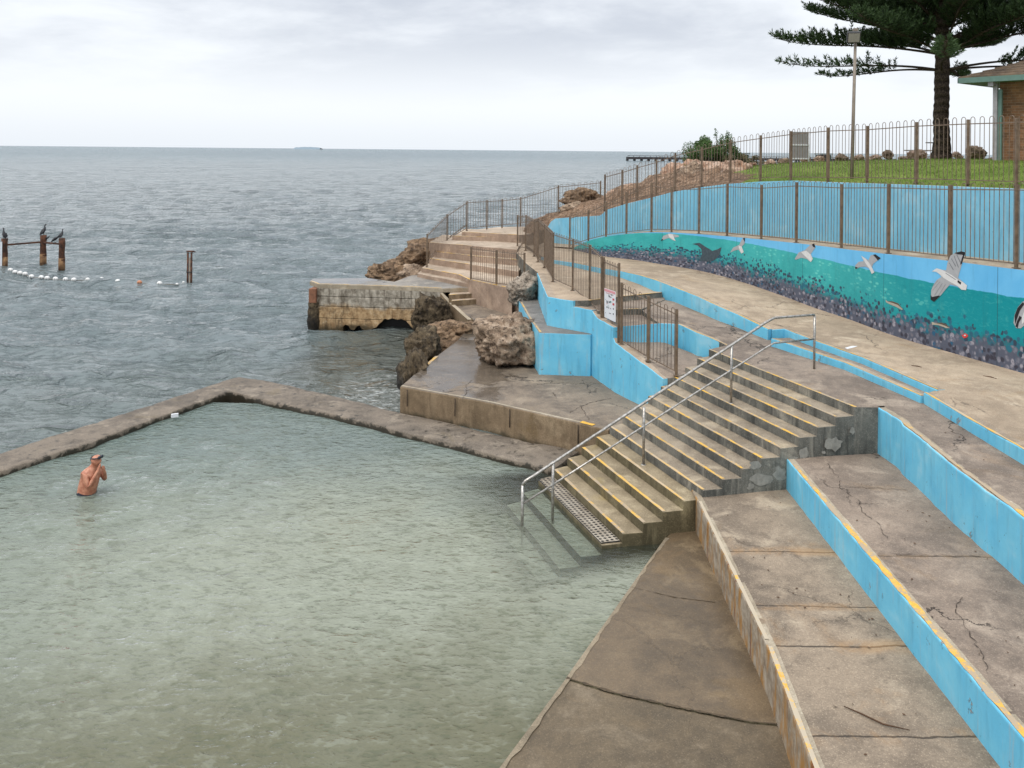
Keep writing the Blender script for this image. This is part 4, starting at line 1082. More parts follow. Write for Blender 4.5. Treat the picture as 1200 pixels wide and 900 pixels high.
# seaside path behind the brown fence (upper level)
A_, B_, C_ = P(629.3, 320.2, 2.53), P(641.3, 348, 2.53), P(671.5, 352.8, 2.53)
sp = [A_+V(.06, 0, -.004), B_+V(.06, .06, -.004), C_+V(0, .06, -.004), P(690, 352, 2.53), P(727, 347.3, 2.53), P(776, 342.5, 2.53)]
sp += [q+V(.06, .06, -.01) for q in kerbLb[6:]]+[V(.6, 34.5, 2.62), V(-.3, 34.5, 2.6), P(606, 297, 2.56), P(617, 309, 2.54)]
prism('seaside_path', sp, 1.0, [C_WALK, C_RISER], kind='structure', bevel=0)
ribbon('seaside_path_edge_line', [P(690, 352, 2.53), P(727, 347.3, 2.53), P(775, 342.5, 2.53)], .05, M_YELP, .004)['kind'] = 'structure'

# stepped blue outer wall
ow = empty('stepped_blue_wall', Dc, 'stepped blue retaining wall under the brown fence, its top chipped and broken', 'wall')
def seg(a, b, za, zb2, base): wall('wall_section', [V(a.x, a.y, za), V(b.x, b.y, zb2)], base, .22, [M_BLUE, C_CAP], ow, side=1, step=.22, jit=.008, bevel=.015)
seg(A_, B_, 2.535, 2.535, 1.0); seg(B_, C_, 2.535, 2.53, 1.0); seg(C_, Dc, 2.385, 2.38, .5); seg(Dc, Dc.lerp(Ec, .25), 2.36, 2.24, .5); seg(Dc.lerp(Ec, .25), Dc.lerp(Ec, .93), 2.245, 2.235, .5); seg(Dc.lerp(Ec, .93), Ec, 1.98, 1.90, .5); seg(Ec, Fc, 1.90, 1.53, .3)
prism('path_gap_slab', [C_+V(.05, .02, -.16), V(Dc.x+.1, Dc.y+.05, 2.372), P(700, 360, 2.375), P(686, 350, 2.375)], 1.0, [C_LAND, C_RISER], kind='structure', bevel=0)
# box plinth
pf = [P(632, 390.3, 1.78), P(692, 392, 1.78)]
pl = [pf[0], pf[1], V(Dc.x+.1, Dc.y+.1, 1.78), V(C_.x+.08, C_.y+.1, 1.78), V(B_.x+.1, B_.y+.1, 1.78), V(A_.x+.1, A_.y, 1.78), P(616, 345, 1.78), P(608, 352, 1.78), P(619, 372, 1.78)]
pt = empty('blue_plinth', pf[0], 'square blue plinth with a wet grey top behind the tan boulder', 'plinth')
C_PLTOP = concrete('plinth_top_concrete', lin(140, 132, 124), lin(98, 92, 87), lin(166, 156, 146), crack=.5, spot=.4, rough=.6)
prism('plinth_block', pl, .4, [C_PLTOP, M_BLUE], pt, bevel=.015, jit=.012)
ribbon('edge_paint', [pf[0]+V(.04, .1, 0), P(619, 372, 1.78)+V(.05, 0, 0), P(609, 354, 1.78)+V(.05, 0, 0)], .05, M_YELW, .005, pt)

# platform + lower slab
plat = [P(469, 452.7, PLATZ), P(574, 472, PLATZ), P(679, 495.8, PLATZ), Lw[4]+V(-.02, .05, 0)]
plat[-1].z = PLATZ
plat += [V(2.45, 17.9, PLATZ), V(3.2, 18.5, PLATZ), V(3.4, 20.0, PLATZ), V(2.4, 22.2, PLATZ), V(1.0, 22.4, PLATZ), P(640, 393, PLATZ), P(630, 372, 1.0), P(622, 350, 1.12), P(576, 352, 1.12), P(529, 357, 1.12), P(556, 375, 1.0), P(536.7, 398, PLATZ), P(511.7, 416.7, PLATZ)]
prism('platform_path', plat, -.6, [C_PLAT, C_PLATF], kind='structure', bevel=.035, jit=.008)
ribbon('platform_edge_paint', [P(494, 433, PLATZ), P(512, 417.5, PLATZ)], .09, M_YEL, .005)['kind'] = 'structure'
ribbon('platform_edge_line', [P(470, 452.3, PLATZ), P(574, 471.5, PLATZ), P(679, 495, PLATZ)], .06, C_EDGE, .005, None, side=1)['kind'] = 'structure'
ribbon('platform_edge_patch', [P(679, 495.2, PLATZ), P(694, 499, PLATZ)], .12, worn_yellow('rusty_orange_paint', .4, .5, lin(150, 96, 60)), .005, None, side=1)['kind'] = 'structure'
# vertical joints in the platform face
bm = bmesh.new()
for x, y0, y1 in ((478, 454.6, 485), (534, 465, 487.5), (598, 477.5, 503), (678, 495.5, 522)):
    a = P(x, y0, PLATZ); tube(bm, [V(a.x-.012, a.y-.035, PLATZ-.03), V(a.x-.012, a.y-.03, .3)], .012, 5)
tag(link('platform_joint_lines', bm, M_CRACK), kind='structure')

# ================================================================== JETTY AND BROAD STEPS
JZ = 1.6
j0, j1, j2, j3 = P(363, 329.5, JZ), P(372, 332.8, JZ), P(482, 336, JZ), P(519, 338, JZ)
jt = empty('concrete_jetty', j1, 'short concrete jetty with an ochre stained front and a broken hollow at the waterline', 'jetty')
deck = [j0, j1, j2, j3, P(563, 336.5, JZ), P(600, 341, JZ), P(600, 335, JZ), P(489, 320, JZ), P(462, 330, JZ), P(431, 325.7, JZ), P(367, 326.3, JZ)]
prism('jetty_deck', deck, JZ-.14, [C_JET, C_EDGE], jt, bevel=.02)
ribbon('edge_paint', [j0+V(.05, .05, 0), j1+V(.03, .06, 0), j2+V(0, .06, 0), j3+V(-.05, .06, 0)], .07, M_YELP, .005, jt)
def jetmat():
    m, nb, out = newmat('boarded_jetty_front'); p = nb.pos(); z = nb.sep(p)[2]
    n1 = nb.noise(p, 1.2, 6, .65, .4); n2 = nb.noise(p, 6, 7, .7); sv = nb.noise(nb.vm('MULTIPLY', p, (3, 3, .5)), 1.6, 6, .7)
    grey = nb.mix(nb.sm(n2, .35, .65), lin(134, 126, 112), lin(186, 176, 160))
    och = nb.mix(nb.sm(n2, .35, .65), lin(146, 116, 82), lin(194, 164, 124))
    c = nb.mix(nb.sm(nb.m('ADD', z, nb.m('MULTIPLY', nb.m('SUBTRACT', n1, .5), .7)), .92, .74), grey, och)
    c = nb.mix(nb.m('MULTIPLY', nb.sm(sv, .46, .68), .75), c, lin(70, 56, 40))
    n9 = nb.noise(nb.vm('ADD', p, (5, 5, 5)), 2.6, 7, .72, .5)
    c = nb.mix(nb.m('MULTIPLY', nb.sm(n9, .52, .66), .6), c, lin(84, 70, 52))
    c = nb.mix(nb.m('MULTIPLY', nb.sm(n2, .58, .7), .5), c, lin(200, 188, 164))
    h = n2
    for zz in (.40, .82, 1.17):
        l = nb.sm(nb.m('ABSOLUTE', nb.m('SUBTRACT', nb.m('ADD', z, nb.m('MULTIPLY', nb.m('SUBTRACT', n2, .5), .03)), zz)), .026, .008)
        c = nb.mix(nb.m('MULTIPLY', nb.m('MULTIPLY', l, nb.sm(sv, .38, .62)), .5), c, lin(56, 44, 32)); h = nb.m('SUBTRACT', h, l)
    t = nb.sm(nb.m('ADD', z, nb.m('MULTIPLY', nb.m('SUBTRACT', n1, .5), .6)), .30, .05)
    c = nb.mix(nb.m('MULTIPLY', t, .85), c, lin(44, 40, 26))
    princ(nb, out, c, .85, nb.bump(h, .8, .03), .3); return m
M_JET = jetmat()
# front panel with a hollow: profile in (pixel x, z)
jd = (j2-j1); jd.z = 0; jl = jd.length; jd.normalize(); jn_ = Vector((jd.y, -jd.x, 0))
if jn_.y > 0: jn_ = -jn_
hol = [(0, -.4), (.275*jl, -.4), (.28*jl, .12), (.30*jl, .20), (.34*jl, .17), (.36*jl, .04), (.40*jl, .02), (.43*jl, .16), (.46*jl, .19), (.48*jl, .08), (.52*jl, .0), (.57*jl, .03), (.60*jl, .10), (.635*jl, .14), (.66*jl, .26), (.69*jl, .33), (.72*jl, .46), (.76*jl, .43), (.80*jl, .48), (.86*jl, .44), (.90*jl, .47), (.95*jl, .40), (.98*jl, .30), (1.0*jl, .22), (1.03*jl, .12), (1.05*jl, .14), (1.05*jl, .62), (1.0*jl, .68), (1.0*jl, JZ-.145), (0, JZ-.145)]
bm = bmesh.new()
fa = [bm.verts.new(V(j1.x, j1.y, 0)+jd*s_+V(0, 0, z)+jn_*.02) for s_, z in hol]; fb = [bm.verts.new(v.co-jn_*.42) for v in fa]
bm.faces.new(fa); bm.faces.new(list(reversed(fb)))
for i in range(len(fa)): bm.faces.new((fa[i], fb[i], fb[(i+1) % len(fa)], fa[(i+1) % len(fa)]))
bmesh.ops.recalc_face_normals(bm, faces=bm.faces)
bmesh.ops.triangulate(bm, faces=[f for f in bm.faces if len(f.verts) > 4])
link('jetty_front', bm, M_JET, jt)
bm = bmesh.new()
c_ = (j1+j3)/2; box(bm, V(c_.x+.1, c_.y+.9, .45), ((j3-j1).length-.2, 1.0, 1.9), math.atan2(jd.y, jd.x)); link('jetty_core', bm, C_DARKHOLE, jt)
bm = bmesh.new(); lathe(bm, [(.17, -.4), (.20, .0), (.235, .18), (.25, .3), (.21, .45), (.225, .62), (.19, .78), (.21, .9), (.17, .98)], V(j1.x-.13, j1.y+.05, 0), 14)
link('corner_pile', bm, R_WET, jt, True)
bm = bmesh.new(); box(bm, V(j1.x-.12, j1.y+.1, 1.2), (.26, .5, .5), math.atan2(jd.y, jd.x), bevel=.02); link('corner_block', bm, simple('rusty_brick_corner', lin(140, 96, 72), .9, 0, .35, 7, .5), jt)
# right part of the jetty front (short return wall down the steps)
wall('side_wall', [V(j2.x, j2.y, JZ-.145), V(j3.x, j3.y, JZ-.145)], .6, .3, [M_JET, C_EDGE], jt, side=1)
wall('side_wall', [V(j3.x, j3.y, JZ-.145), P(533, 353, 1.2)+V(-.12, 0, 0), P(556, 375, 1.0)+V(-.08, 0, .02)], .3, .14, [C_PLATF, C_EDGE], jt, side=-1)
js = empty('jetty_steps', P(550, 345, 1.3), 'three small concrete steps from the jetty down to the wet platform', 'steps')
for (a, b, z) in (((526, 345.8), (568, 342.5), 1.45), ((529, 353), (575, 348.8), 1.29)):
    pa, pb = P(a[0], a[1], z), P(b[0], b[1], z)
    s_ = prism('step', [pa, pb, pb+V(.1, 1.0, 0), pa+V(.0, 1.0, 0)], .6, [C_PINKSTEP, C_PLATF], js, bevel=.015)
    ribbon('nosing_paint', [pa, pa.lerp(pb, .35)], .06, M_YEL, .004, s_, side=1)
pa, pb = j3, P(562.5, 336.7, JZ)

bs = empty('seaside_steps', P(550, 310, 2.1), 'broad pinkish concrete steps climbing from the jetty to the seaside path', 'steps')
tr = [([(489, 320.2), (562, 335), (603, 341.9), (618, 346)], 1.74), ([(494, 314), (538, 322), (551, 328), (600, 338)], 1.9), ([(503, 303), (551.7, 310), (608, 318)], 2.12),
      ([(507, 294.5), (560, 300.5), (613, 305)], 2.34), ([(505, 288.8), (551.7, 293.5), (608, 298)], 2.51), ([(503, 284.2), (551.7, 288), (606, 292.3)], 2.68),
      ([(530, 276.7), (573, 278), (608, 279)], 2.85), ([(541, 271.7), (573, 273.5), (608, 275.3)], 3.0)]
for i, (l, z) in enumerate(tr):
    pts = [P(x, y, z) for x, y in l]
    back = 3.2 if i < 7 else 3.0
    top = pts+[pts[-1]+V(.3, back, 0), pts[0]+V(.25, back, 0)]
    if i == 7: top = pts+[V(2.4, 36.5, 3.0), V(2.2, 38.5, 3.0), V(-.6, 37.6, 3.0), V(-1.6, 36.4, 3.0)]
    s_ = prism('step', top, .5, [C_PINKSTEP, C_PINKRISE], bs, bevel=.02, jit=.012)
    if i: ribbon('nosing_paint', pts[:2] if i in (2, 4, 5) else pts, .07, worn_yellow('flaky_yellow_paint_%d' % i, .44, .56, lin(190, 170, 146)), .005, s_, side=1)

# ================================================================== UPPER RAMP AND BLUE WALL
WID = 1.0
mnr = mn
uw = [V(b.x+n_.x*WID, b.y+n_.y*WID, t.z+.02) for b, n_, t in zip(mbs, mnr, mts)]
utop = [(600, 272), (640, 268), (644, 266), (646.5, 256.5), (666.7, 255), (705, 252.6), (707.5, 247), (733, 239), (760, 232.5), (788, 225), (818, 220), (850, 215.8), (888, 213), (930, 211.7), (975, 213.5), (1080, 217), (1185, 221), (1205, 222), (1400, 231), (2600, 300)]
def interp(tab, x):
    for (x0, y0), (x1, y1) in zip(tab, tab[1:]):
        if x0 <= x <= x1: return y0+(y1-y0)*(x-x0)/(x1-x0)
    return tab[-1][1] if x > tab[-1][0] else tab[0][1]
# extra points at the left end of the upper wall
uw_ext = [D(655, 268, 33.6), D(641, 268, 34.2)]
for q in uw_ext: q.z = 2.74
uwl = uw+uw_ext
uwl = resample(uwl, .25)
uwt = []
for i, q in enumerate(uwl):
    zt = q.z+1
    for _ in range(8):
        x, _y = px(V(q.x, q.y, zt)); zt = H-ab(x, interp(utop, x))[1]*q.y/F
    if q.y < 14: zt = min(zt, 5.72) if zt > 0 else 5.72
    uwt.append(V(q.x, q.y, max(zt, q.z+.25)))
last = max(i for i, q in enumerate(uwl) if q.y < 14.5) if any(q.y < 14.5 for q in uwl) else 0
for i in range(last): uwt[i].z = uwt[last].z
tU = empty('upper_blue_wall', uwl[len(uwl)//2], 'upper sky blue retaining wall below the lawn, behind the ramp fence', 'wall')
wall('wall_face', uwt, [q.z-.3 for q in uwl], .18, [M_BLUEUP, C_CAP], tU, side=-1, step=.3, jit=.004, bevel=.012)
bm = bmesh.new(); q = D(984+78*.3-20, 283.5, 23.0)
# ramp floor on top of the mural wall
rp = [V(b.x+n_.x*.12, b.y+n_.y*.12, t.z-.006) for b, n_, t in zip(mbs, mnr, mts)]
bm = bmesh.new()
fa = [bm.verts.new(q) for q in rp]; fb = [bm.verts.new(V(q.x+n_.x*.05, q.y+n_.y*.05, q.z+.005)) for q, n_ in zip(uw, mnr)]
for i in range(len(rp)-1): bm.faces.new((fa[i], fa[i+1], fb[i+1], fb[i]))
va = bm.verts.new(uw_ext[0]+V(0, .1, 0)); vb = bm.verts.new(uw_ext[1]+V(0, .1, 0)); vc = bm.verts.new(V(1.0, 32.9, 2.735))
bm.faces.new((fb[-1], fa[-1], vc, vb, va))
bmesh.ops.recalc_face_normals(bm, faces=bm.faces)
for f in bm.faces:
    if f.normal.z < 0: f.normal_flip()
struct('ramp_path', bm, C_WALK)

# ================================================================== TERRAIN
cps = [(q.x, q.y, q.z-.03) for q in uwt[::6]]
for x, y, d_ in ((620, 262, 37), (650, 250, 36.5), (700, 233, 37), (730, 221, 38), (760, 211, 39), (800, 203, 40), (850, 197, 42), (900, 192.5, 33), (950, 190, 32), (1000, 188, 32), (1100, 184.5, 31), (1200, 186, 28), (1300, 190, 27), (880, 199, 29), (1000, 198, 26), (1100, 198, 24), (1180, 200, 22)):
    q = D(x, y, d_); cps.append((q.x, q.y, q.z))
for x, y in ((-4.6, 33.6), (-3.8, 37), (-1.4, 39.6), (1.5, 42), (5, 46), (9, 52), (16, 58), (28, 62), (45, 64)): cps.append((x, y, -.6))
for x, y in ((-7, 35), (-4, 43), (3, 50), (10, 62), (20, 70), (45, 75)): cps.append((x, y, -2.5))
for x, y, z in ((12, 46, 5.5), (20, 46, 5.9), (30, 45, 6.0), (30, 30, 6.3), (20, 12, 6.1), (20, 4, 6.0), (40, 20, 6.4)): cps.append((x, y, z))
CP = np.array(cps)
def phi(r): return r
Dm = np.sqrt(((CP[:, None, :2]-CP[None, :, :2])**2).sum(-1)); n_c = len(CP)
Am = np.zeros((n_c+3, n_c+3)); Am[:n_c, :n_c] = Dm+np.eye(n_c)*.02; Am[:n_c, n_c] = 1; Am[:n_c, n_c+1:] = CP[:, :2]; Am[n_c, :n_c] = 1; Am[n_c+1:, :n_c] = CP[:, :2].T
sol = np.linalg.solve(Am, np.concatenate([CP[:, 2], [0, 0, 0]]))
def tz(x, y):
    r_ = np.sqrt((CP[:, 0]-x)**2+(CP[:, 1]-y)**2)
    zr = float((sol[:n_c]*r_).sum()+sol[n_c]+sol[n_c+1]*x+sol[n_c+2]*y)
    zc_ = H-interp(CREST, CX+x/y*F)*y/F-max(0, y-37)*.10-.02
    return min(zr, zc_) if y > 18 else min(zr, 5.95)
CREST = [(500, 130), (560, 100), (620, 86), (650, 73), (700, 55), (730, 42), (760, 33), (800, 25), (850, 19), (880, 16.5), (900, 14.5), (950, 10.5), (1000, 8.5), (1050, 6.8), (1100, 5.2), (1170, 5.5), (1300, 6), (3000, 8)]
base = [q for q in uwt]
lx = base[-1]; extra = [V(-.4, 35.6, 3.0), V(-1.8, 35.2, 2.6), V(-3.0, 34.4, 2.1), V(-4.4, 33.2, .4)]
cols_ = resample([V(q.x, q.y, q.z) for q in base]+extra, .4)
ncol = len(cols_); ws = [.10]
while ws[-1] < 42: ws.append(ws[-1]+.22+ws[-1]*.045)
tn = []
for i in range(ncol):
    a = cols_[max(0, i-6)]; b = cols_[min(ncol-1, i+6)]; t = Vector((b.x-a.x, b.y-a.y)).normalized(); tn.append(Vector((t.y, -t.x)))
grid = {}
for i in range(ncol):
    for j, w_ in enumerate(ws):
        x = cols_[i].x+tn[i].x*w_; y = cols_[i].y+tn[i].y*w_
        z = tz(x, y)
        rocky = 1.0 if x/y < .255 else 0.0
        if w_ > 16: rocky = 1
        if j == 0: z = min(z, cols_[i].z-.01) if i < len(base) else z
        nz = noise.fractal(Vector((x*.9, y*.9, 0)), 1.0, 2.1, 5)
        z += (nz*.30*min(1, w_/1.2) if rocky else noise.noise(Vector((x*.5, y*.5, 2)))*.03)
        grid[i, j] = (x, y, z)
for nm, want, mt_ in (('lawn', True, M_LAWN), ('rocky_bank', False, M_BANK)):
    bm = bmesh.new(); vm_ = {}
    for i in range(ncol-1):
        for j in range(len(ws)-1):
            x, y, z = grid[i, j]
            isl = (x/y > .265+.02*math.sin(ws[j]*1.7)) and ws[j] < 15.5 and z > 4.8
            if isl != want: continue
            f = []
            for k in ((i, j), (i+1, j), (i+1, j+1), (i, j+1)):
                if k not in vm_: vm_[k] = bm.verts.new(grid[k])
                f.append(vm_[k])
            fc = bm.faces.new(f); fc.smooth = True
    bmesh.ops.recalc_face_normals(bm, faces=bm.faces)
    for f in bm.faces:
        if f.normal.z < 0: f.normal_flip()
    struct(nm, bm, mt_, True)
# grass tufts
bm = bmesh.new(); random.seed(11); cnt = 0
while cnt < 15000:
    i = random.randrange(ncol-1); w_ = random.uniform(.12, 15)**1.0
    if random.random() > 1.2/(1+w_*.12): continue
    x = cols_[i].x+tn[i].x*w_+random.uniform(-.2, .2); y = cols_[i].y+tn[i].y*w_+random.uniform(-.2, .2)
    if not (x/y > .275 and 12 < y < 36 and x/y < .68): continue
    z = tz(x, y)+noise.noise(Vector((x*.5, y*.5, 2)))*.03-.01; a = random.uniform(0, 6.28); h_ = random.uniform(.035, .085); s_ = .009
    dx, dy = math.cos(a)*s_, math.sin(a)*s_; lxn = random.uniform(-.04, .04); lyn = random.uniform(-.04, .04)
    bm.faces.new((bm.verts.new((x-dx, y-dy, z)), bm.verts.new((x+dx, y+dy, z)), bm.verts.new((x+lxn, y+lyn, z+h_)))); cnt += 1
tag(link('grass', bm, M_BLADE), kind='stuff')

# ================================================================== ROCKS
def rock(loc, scl, seed, mat, label, group=None, sub=4, rot=0.0, amp=1.0, name='boulder', cat='rock'):
    bm = bmesh.new(); bmesh.ops.create_icosphere(bm, subdivisions=sub, radius=1.0)
    sd_ = Vector((seed*13.7, seed*7.1, seed*3.3))
    rn = random.Random(seed*31+5); pl_ = []
    for _ in range(17):
        a = Vector((rn.gauss(0, 1), rn.gauss(0, 1), rn.gauss(0, .8))).normalized(); pl_.append((a, rn.uniform(.70, 1.0)))
    for v in bm.verts:
        p = v.co.copy()
        rr_ = min([1.12]+[h_/max(p.dot(a), .05) for a, h_ in pl_])
        d_ = (rr_-1)+noise.fractal(p*1.2+sd_, 1.0, 2.0, 3)*.12+noise.fractal(p*3.0+sd_, .8, 2.1, 5)*.15
        rm = noise.ridged_multi_fractal(p*1.35+sd_*.7, .9, 2.2, 5, 1.0, 2.0); d_ += (rm-1.1)*.085
        st_ = math.sin((p.z+.35*p.x+noise.noise(p*1.5+sd_)*.6)*7.5+seed); d_ += st_*.018
        d_ += noise.fractal(p*7+sd_, .7, 2.0, 3)*.075 - max(0, .10-abs(noise.noise(p*2.1+sd_*2)))*.9*.35
        v.co = p*(1+d_*amp)
        # flatten facets
        v.co.x *= scl[0]; v.co.y *= scl[1]; v.co.z *= scl[2]
    bmesh.ops.rotate(bm, verts=bm.verts, cent=(0, 0, 0), matrix=Matrix.Rotation(rot, 3, 'Z'))
    bmesh.ops.translate(bm, verts=bm.verts, vec=Vector(loc))
    return tag(link(name, bm, mat, None, True), label, cat, group)
bl = D(594, 408, 22.9); rock((bl.x-.02, bl.y, 1.22), (.98, .85, .74), 3, R_TAN, 'large tan limestone boulder on the wet platform against the blue plinth', sub=5, rot=.4)
b2 = D(612, 336, 26.6); rock((b2.x-.02, b2.y, 2.0), (.52, .6, .55), 8, R_PALE, 'pale pitted boulder below the brown fence, above the plinth', sub=5)
g = D(508, 407, 24.6); rock((g.x-.25, g.y, .55), (.55, .9, .75), 14, R_WET, 'dark wet rock at the platform edge, in front of the cliff', sub=5)
g = D(487, 432, 22.4); rock((g.x-.08, g.y+.3, .25), (.40, 1.1, .75), 21, R_WET, 'dark rock in the water beside the platform corner', sub=5, rot=.3)
g = D(525, 385, 26.5); rock((g.x-.1, g.y, .55), (.95, 1.1, .55), 27, R_BROWN, 'brown eroded ledge between the jetty steps and the platform', sub=5)
g = D(510, 358, 28.6); rock((g.x-.1, g.y, .85), (.72, .75, .72), 33, R_WET, 'tall dark cliff rock below the right end of the jetty', sub=5)
g = D(545, 380, 26.4); rock((g.x-.05, g.y, .78), (.5, .6, .3), 35, R_BROWN, 'low tan rock lapping onto the wet slab beside the puddle', sub=4)
g = D(462, 318, 33.5); rock((g.x+.25, g.y, 1.5), (1.15, 1.0, .55), 41, R_BROWN, 'wide brown rock shelf behind the jetty deck', sub=5)
g = D(448, 322, 33.4); rock((g.x+.1, g.y+.2, 1.4), (.8, .8, .45), 47, R_BROWN, 'dark layered rock at the seaward end behind the jetty', sub=5)
g = D(486, 305, 34.5); rock((g.x, g.y, 1.9), (.9, 1.0, .55), 51, R_BROWN, 'brown rock beside the lowest post of the sea fence', sub=5)
g = D(497, 294, 35.5); rock((g.x, g.y+.3, 2.2), (.8, .9, .5), 55, R_BROWN, 'brown rock behind the left end of the broad steps', sub=4)
g = D(480, 320, 33.2); rock((g.x+.1, g.y, 1.5), (.7, .6, .42), 57, R_TAN, 'pinkish rock where the jetty deck meets the broad steps', sub=4)
g = D(685, 236, 36.5); rock((g.x, g.y, g.z+.05), (1.0, .8, .5), 61, R_BROWN, 'flat topped layered brown rock behind the sea fence', sub=5)
pinks = [(672, 246, 36, .5, 'small pink rock left of the layered brown rock behind the fence'),
 (720, 232, 36.5, .55, 'pink rock just right of the layered brown rock on the bank'), (742, 224, 37.5, .5, 'low pink rock on the bank, first below the dark distant pier'),
 (765, 216, 38, .65, 'pink rock on the bank to the lower left of the bush'), (790, 207, 38.5, .75, 'pale pointed rock at the left foot of the bush'),
 (806, 199, 39.5, .6, 'sharp pale rock rising against the bush'), (812, 211, 36, .95, 'broad sloping pale rock in front of the bush'),
 (830, 205, 36, .75, 'pale rock below the right half of the bush'), (776, 222, 34.5, .55, 'low reddish rock just above the top of the blue wall'),
 (842, 212, 33.5, .5, 'flat pinkish rock at the left end of the lawn'), (862, 206, 31.5, .72, 'large reddish boulder at the near left corner of the lawn'),
 (903, 191, 36, .42, 'small pale rock left of the grey notice board'), (918, 189, 36, .45, 'pale rock under the left leg of the notice board'),
 (944, 187, 36, .5, 'reddish rock beside the right leg of the notice board'), (960, 187, 35.5, .42, 'low reddish rock right of the notice board'),
 (986, 184.5, 36, .55, 'upright reddish rock immediately left of the lamp post'), (1006, 185, 36, .5, 'reddish rock immediately right of the lamp post'),
 (1026, 185, 36.5, .45, 'low wide rock halfway between lamp post and pine'), (1041, 181, 36.5, .5, 'upright rounded rock on the lawn crest left of the picnic table'),
 (1075, 181, 36, .75, 'long sloping brown rock in front of the picnic table'), (1122, 182, 36, .42, 'low dark rock right of the pine trunk'),
 (1143, 178, 36, .72, 'peaked reddish rock between pine trunk and brick building'), (1058, 186, 35.5, .4, 'low rock on the lawn crest, next left of the long sloping rock'),
 (882, 194, 37, .4, 'small rock on the lawn crest in front of the dry scrub')]
for k, (x, y, d_, s_, lb) in enumerate(pinks):
    g = D(x, y, d_)
    s_ *= 1.0 if x < 870 else .52
    rock((g.x, g.y-(.5 if x < 870 else 0), g.z-(-.02 if x < 870 else s_*.1)), (s_*1.15, s_*.9, s_*.72), 70+k*3, R_PINK if k % 3 else R_TAN, lb, 'rocks along the bank and lawn crest', sub=4, rot=k*1.3, amp=1.1)

# ================================================================== FENCES
def fence(name, label, posts, sp=.115, pr=.028, group='brown bow-top fences', bow=.085, rail_drop=.10, r=.0078, cat='fence', base_gap=.09, hooped=True):
    root = empty(name, posts[0][0], label, cat, group)
    for (b, zt) in posts:
        bm = bmesh.new(); box(bm, V(b.x, b.y, (b.z-.05+zt)/2), (pr*2, pr*2, zt-b.z+.05), bevel=.004)
        box(bm, V(b.x, b.y, b.z+.006), (pr*4.2, pr*4.2, .012)); link('post', bm, M_FENCEP, root)
    for (a, za), (b, zb2) in zip(posts, posts[1:]):
        bm = bmesh.new()
        ra, rb = V(a.x, a.y, za-rail_drop), V(b.x, b.y, zb2-rail_drop)
        la, lb = V(a.x, a.y, a.z+base_gap), V(b.x, b.y, b.z+base_gap)
        for q0, q1 in ((ra, rb), (la, lb)):
            t = q1-q0; M_ = t.to_track_quat('X', 'Z').to_matrix(); box(bm, (q0+q1)/2, (t.length, .022, .022), M=M_)
        L_ = math.hypot(b.x-a.x, b.y-a.y); n = max(2, int(round(L_/(2*sp)))); 
        for k in range(n):
            s0 = (k+.27)/n; s1 = (k+.73)/n
            p0, p1 = ra.lerp(rb, s0), ra.lerp(rb, s1); q0, q1 = la.lerp(lb, s0), la.lerp(lb, s1)
            hw = (p1-p0)/2; c_ = (p0+p1)/2+V(0, 0, bow)
            arc = [c_-hw*math.cos(u_)+V(0, 0, math.sin(u_)*(hw.length)) for u_ in np.linspace(0, math.pi, 7)]
            tube(bm, [q0]+arc+[q1], r, 5, cap=False)
        link('fence_panel', bm, M_FENCE, root)
    return root
# ramp fence on the mural wall
rf = [(1186.5, 216.5, 314), (1109, 216.5, 305), (1036.5, 215, 297.5), (982, 215.6, 291.2), (929.4, 213.5, 284.6), (888.6, 216.5, 280.4), (849, 215, 276.8), (816.6, 218, 274.2), (785, 219, 272), (761, 214, 272), (732, 225, 274), (708, 236, 277.8), (686.7, 246, 283), (667.5, 253, 290.6)]
pp = []
for x, yt, yb in rf:
    q = muralpt(x, yb, -.10)
    if q is None: q = D(x, yb, 31.5)
    q = V(q.x, q.y, 0); i_ = min(range(len(mbs)), key=lambda i: (mbs[i].x-q.x)**2+(mbs[i].y-q.y)**2); q.z = mts[i_].z
    pp.append((q, H-ab(x, yt)[1]*q.y/F))
e_ = (pp[0][0]-pp[1][0]); 
pp.insert(0, (pp[0][0]+e_, pp[0][1]+.03)); pp.insert(0, (pp[0][0]+e_, pp[0][1]+.03))
fence('ramp_fence', 'brown bow-top fence standing on top of the mural wall', pp)
# lawn fence
lf = [(1191, 138, 216.5), (1134, 140, 215), (1073.6, 143, 213), (1016, 147.5, 212), (970, 149.3, 212), (926.7, 153.6, 210.7), (891, 158.5, 212), (855.7, 163.6, 214.7), (822, 172, 218.5), (791, 179, 223), (769, 187, 230), (746.5, 193.5, 234.5), (729, 199, 239), (708.5, 204.5, 246)]
pp = []
for x, yt, yb in lf:
    k = ab(x, yb)[0]/F; best = None
    for i in range(len(uwt)-1):
        e0 = uwt[i].x-k*uwt[i].y; e1 = uwt[i+1].x-k*uwt[i+1].y
        if e0*e1 <= 0: best = uwt[i].lerp(uwt[i+1], e0/(e0-e1) if e0 != e1 else 0); break
    q = V(best.x, best.y, 0)*(1+.35/best.y); z_ = H-ab(x, yb)[1]*q.y/F
    z_ = min(z_, best.z+.05)
    pp.append((V(q.x, q.y, z_), H-ab(x, yt)[1]*q.y/F))
e_ = pp[0][0]-pp[1][0]
pp.insert(0, (pp[0][0]+e_, pp[0][1]+.02)); pp.insert(0, (pp[0][0]+e_, pp[0][1]+.02))
fence('lawn_fence', 'brown bow-top fence along the lawn above the upper blue wall', pp, sp=.12, bow=.1)
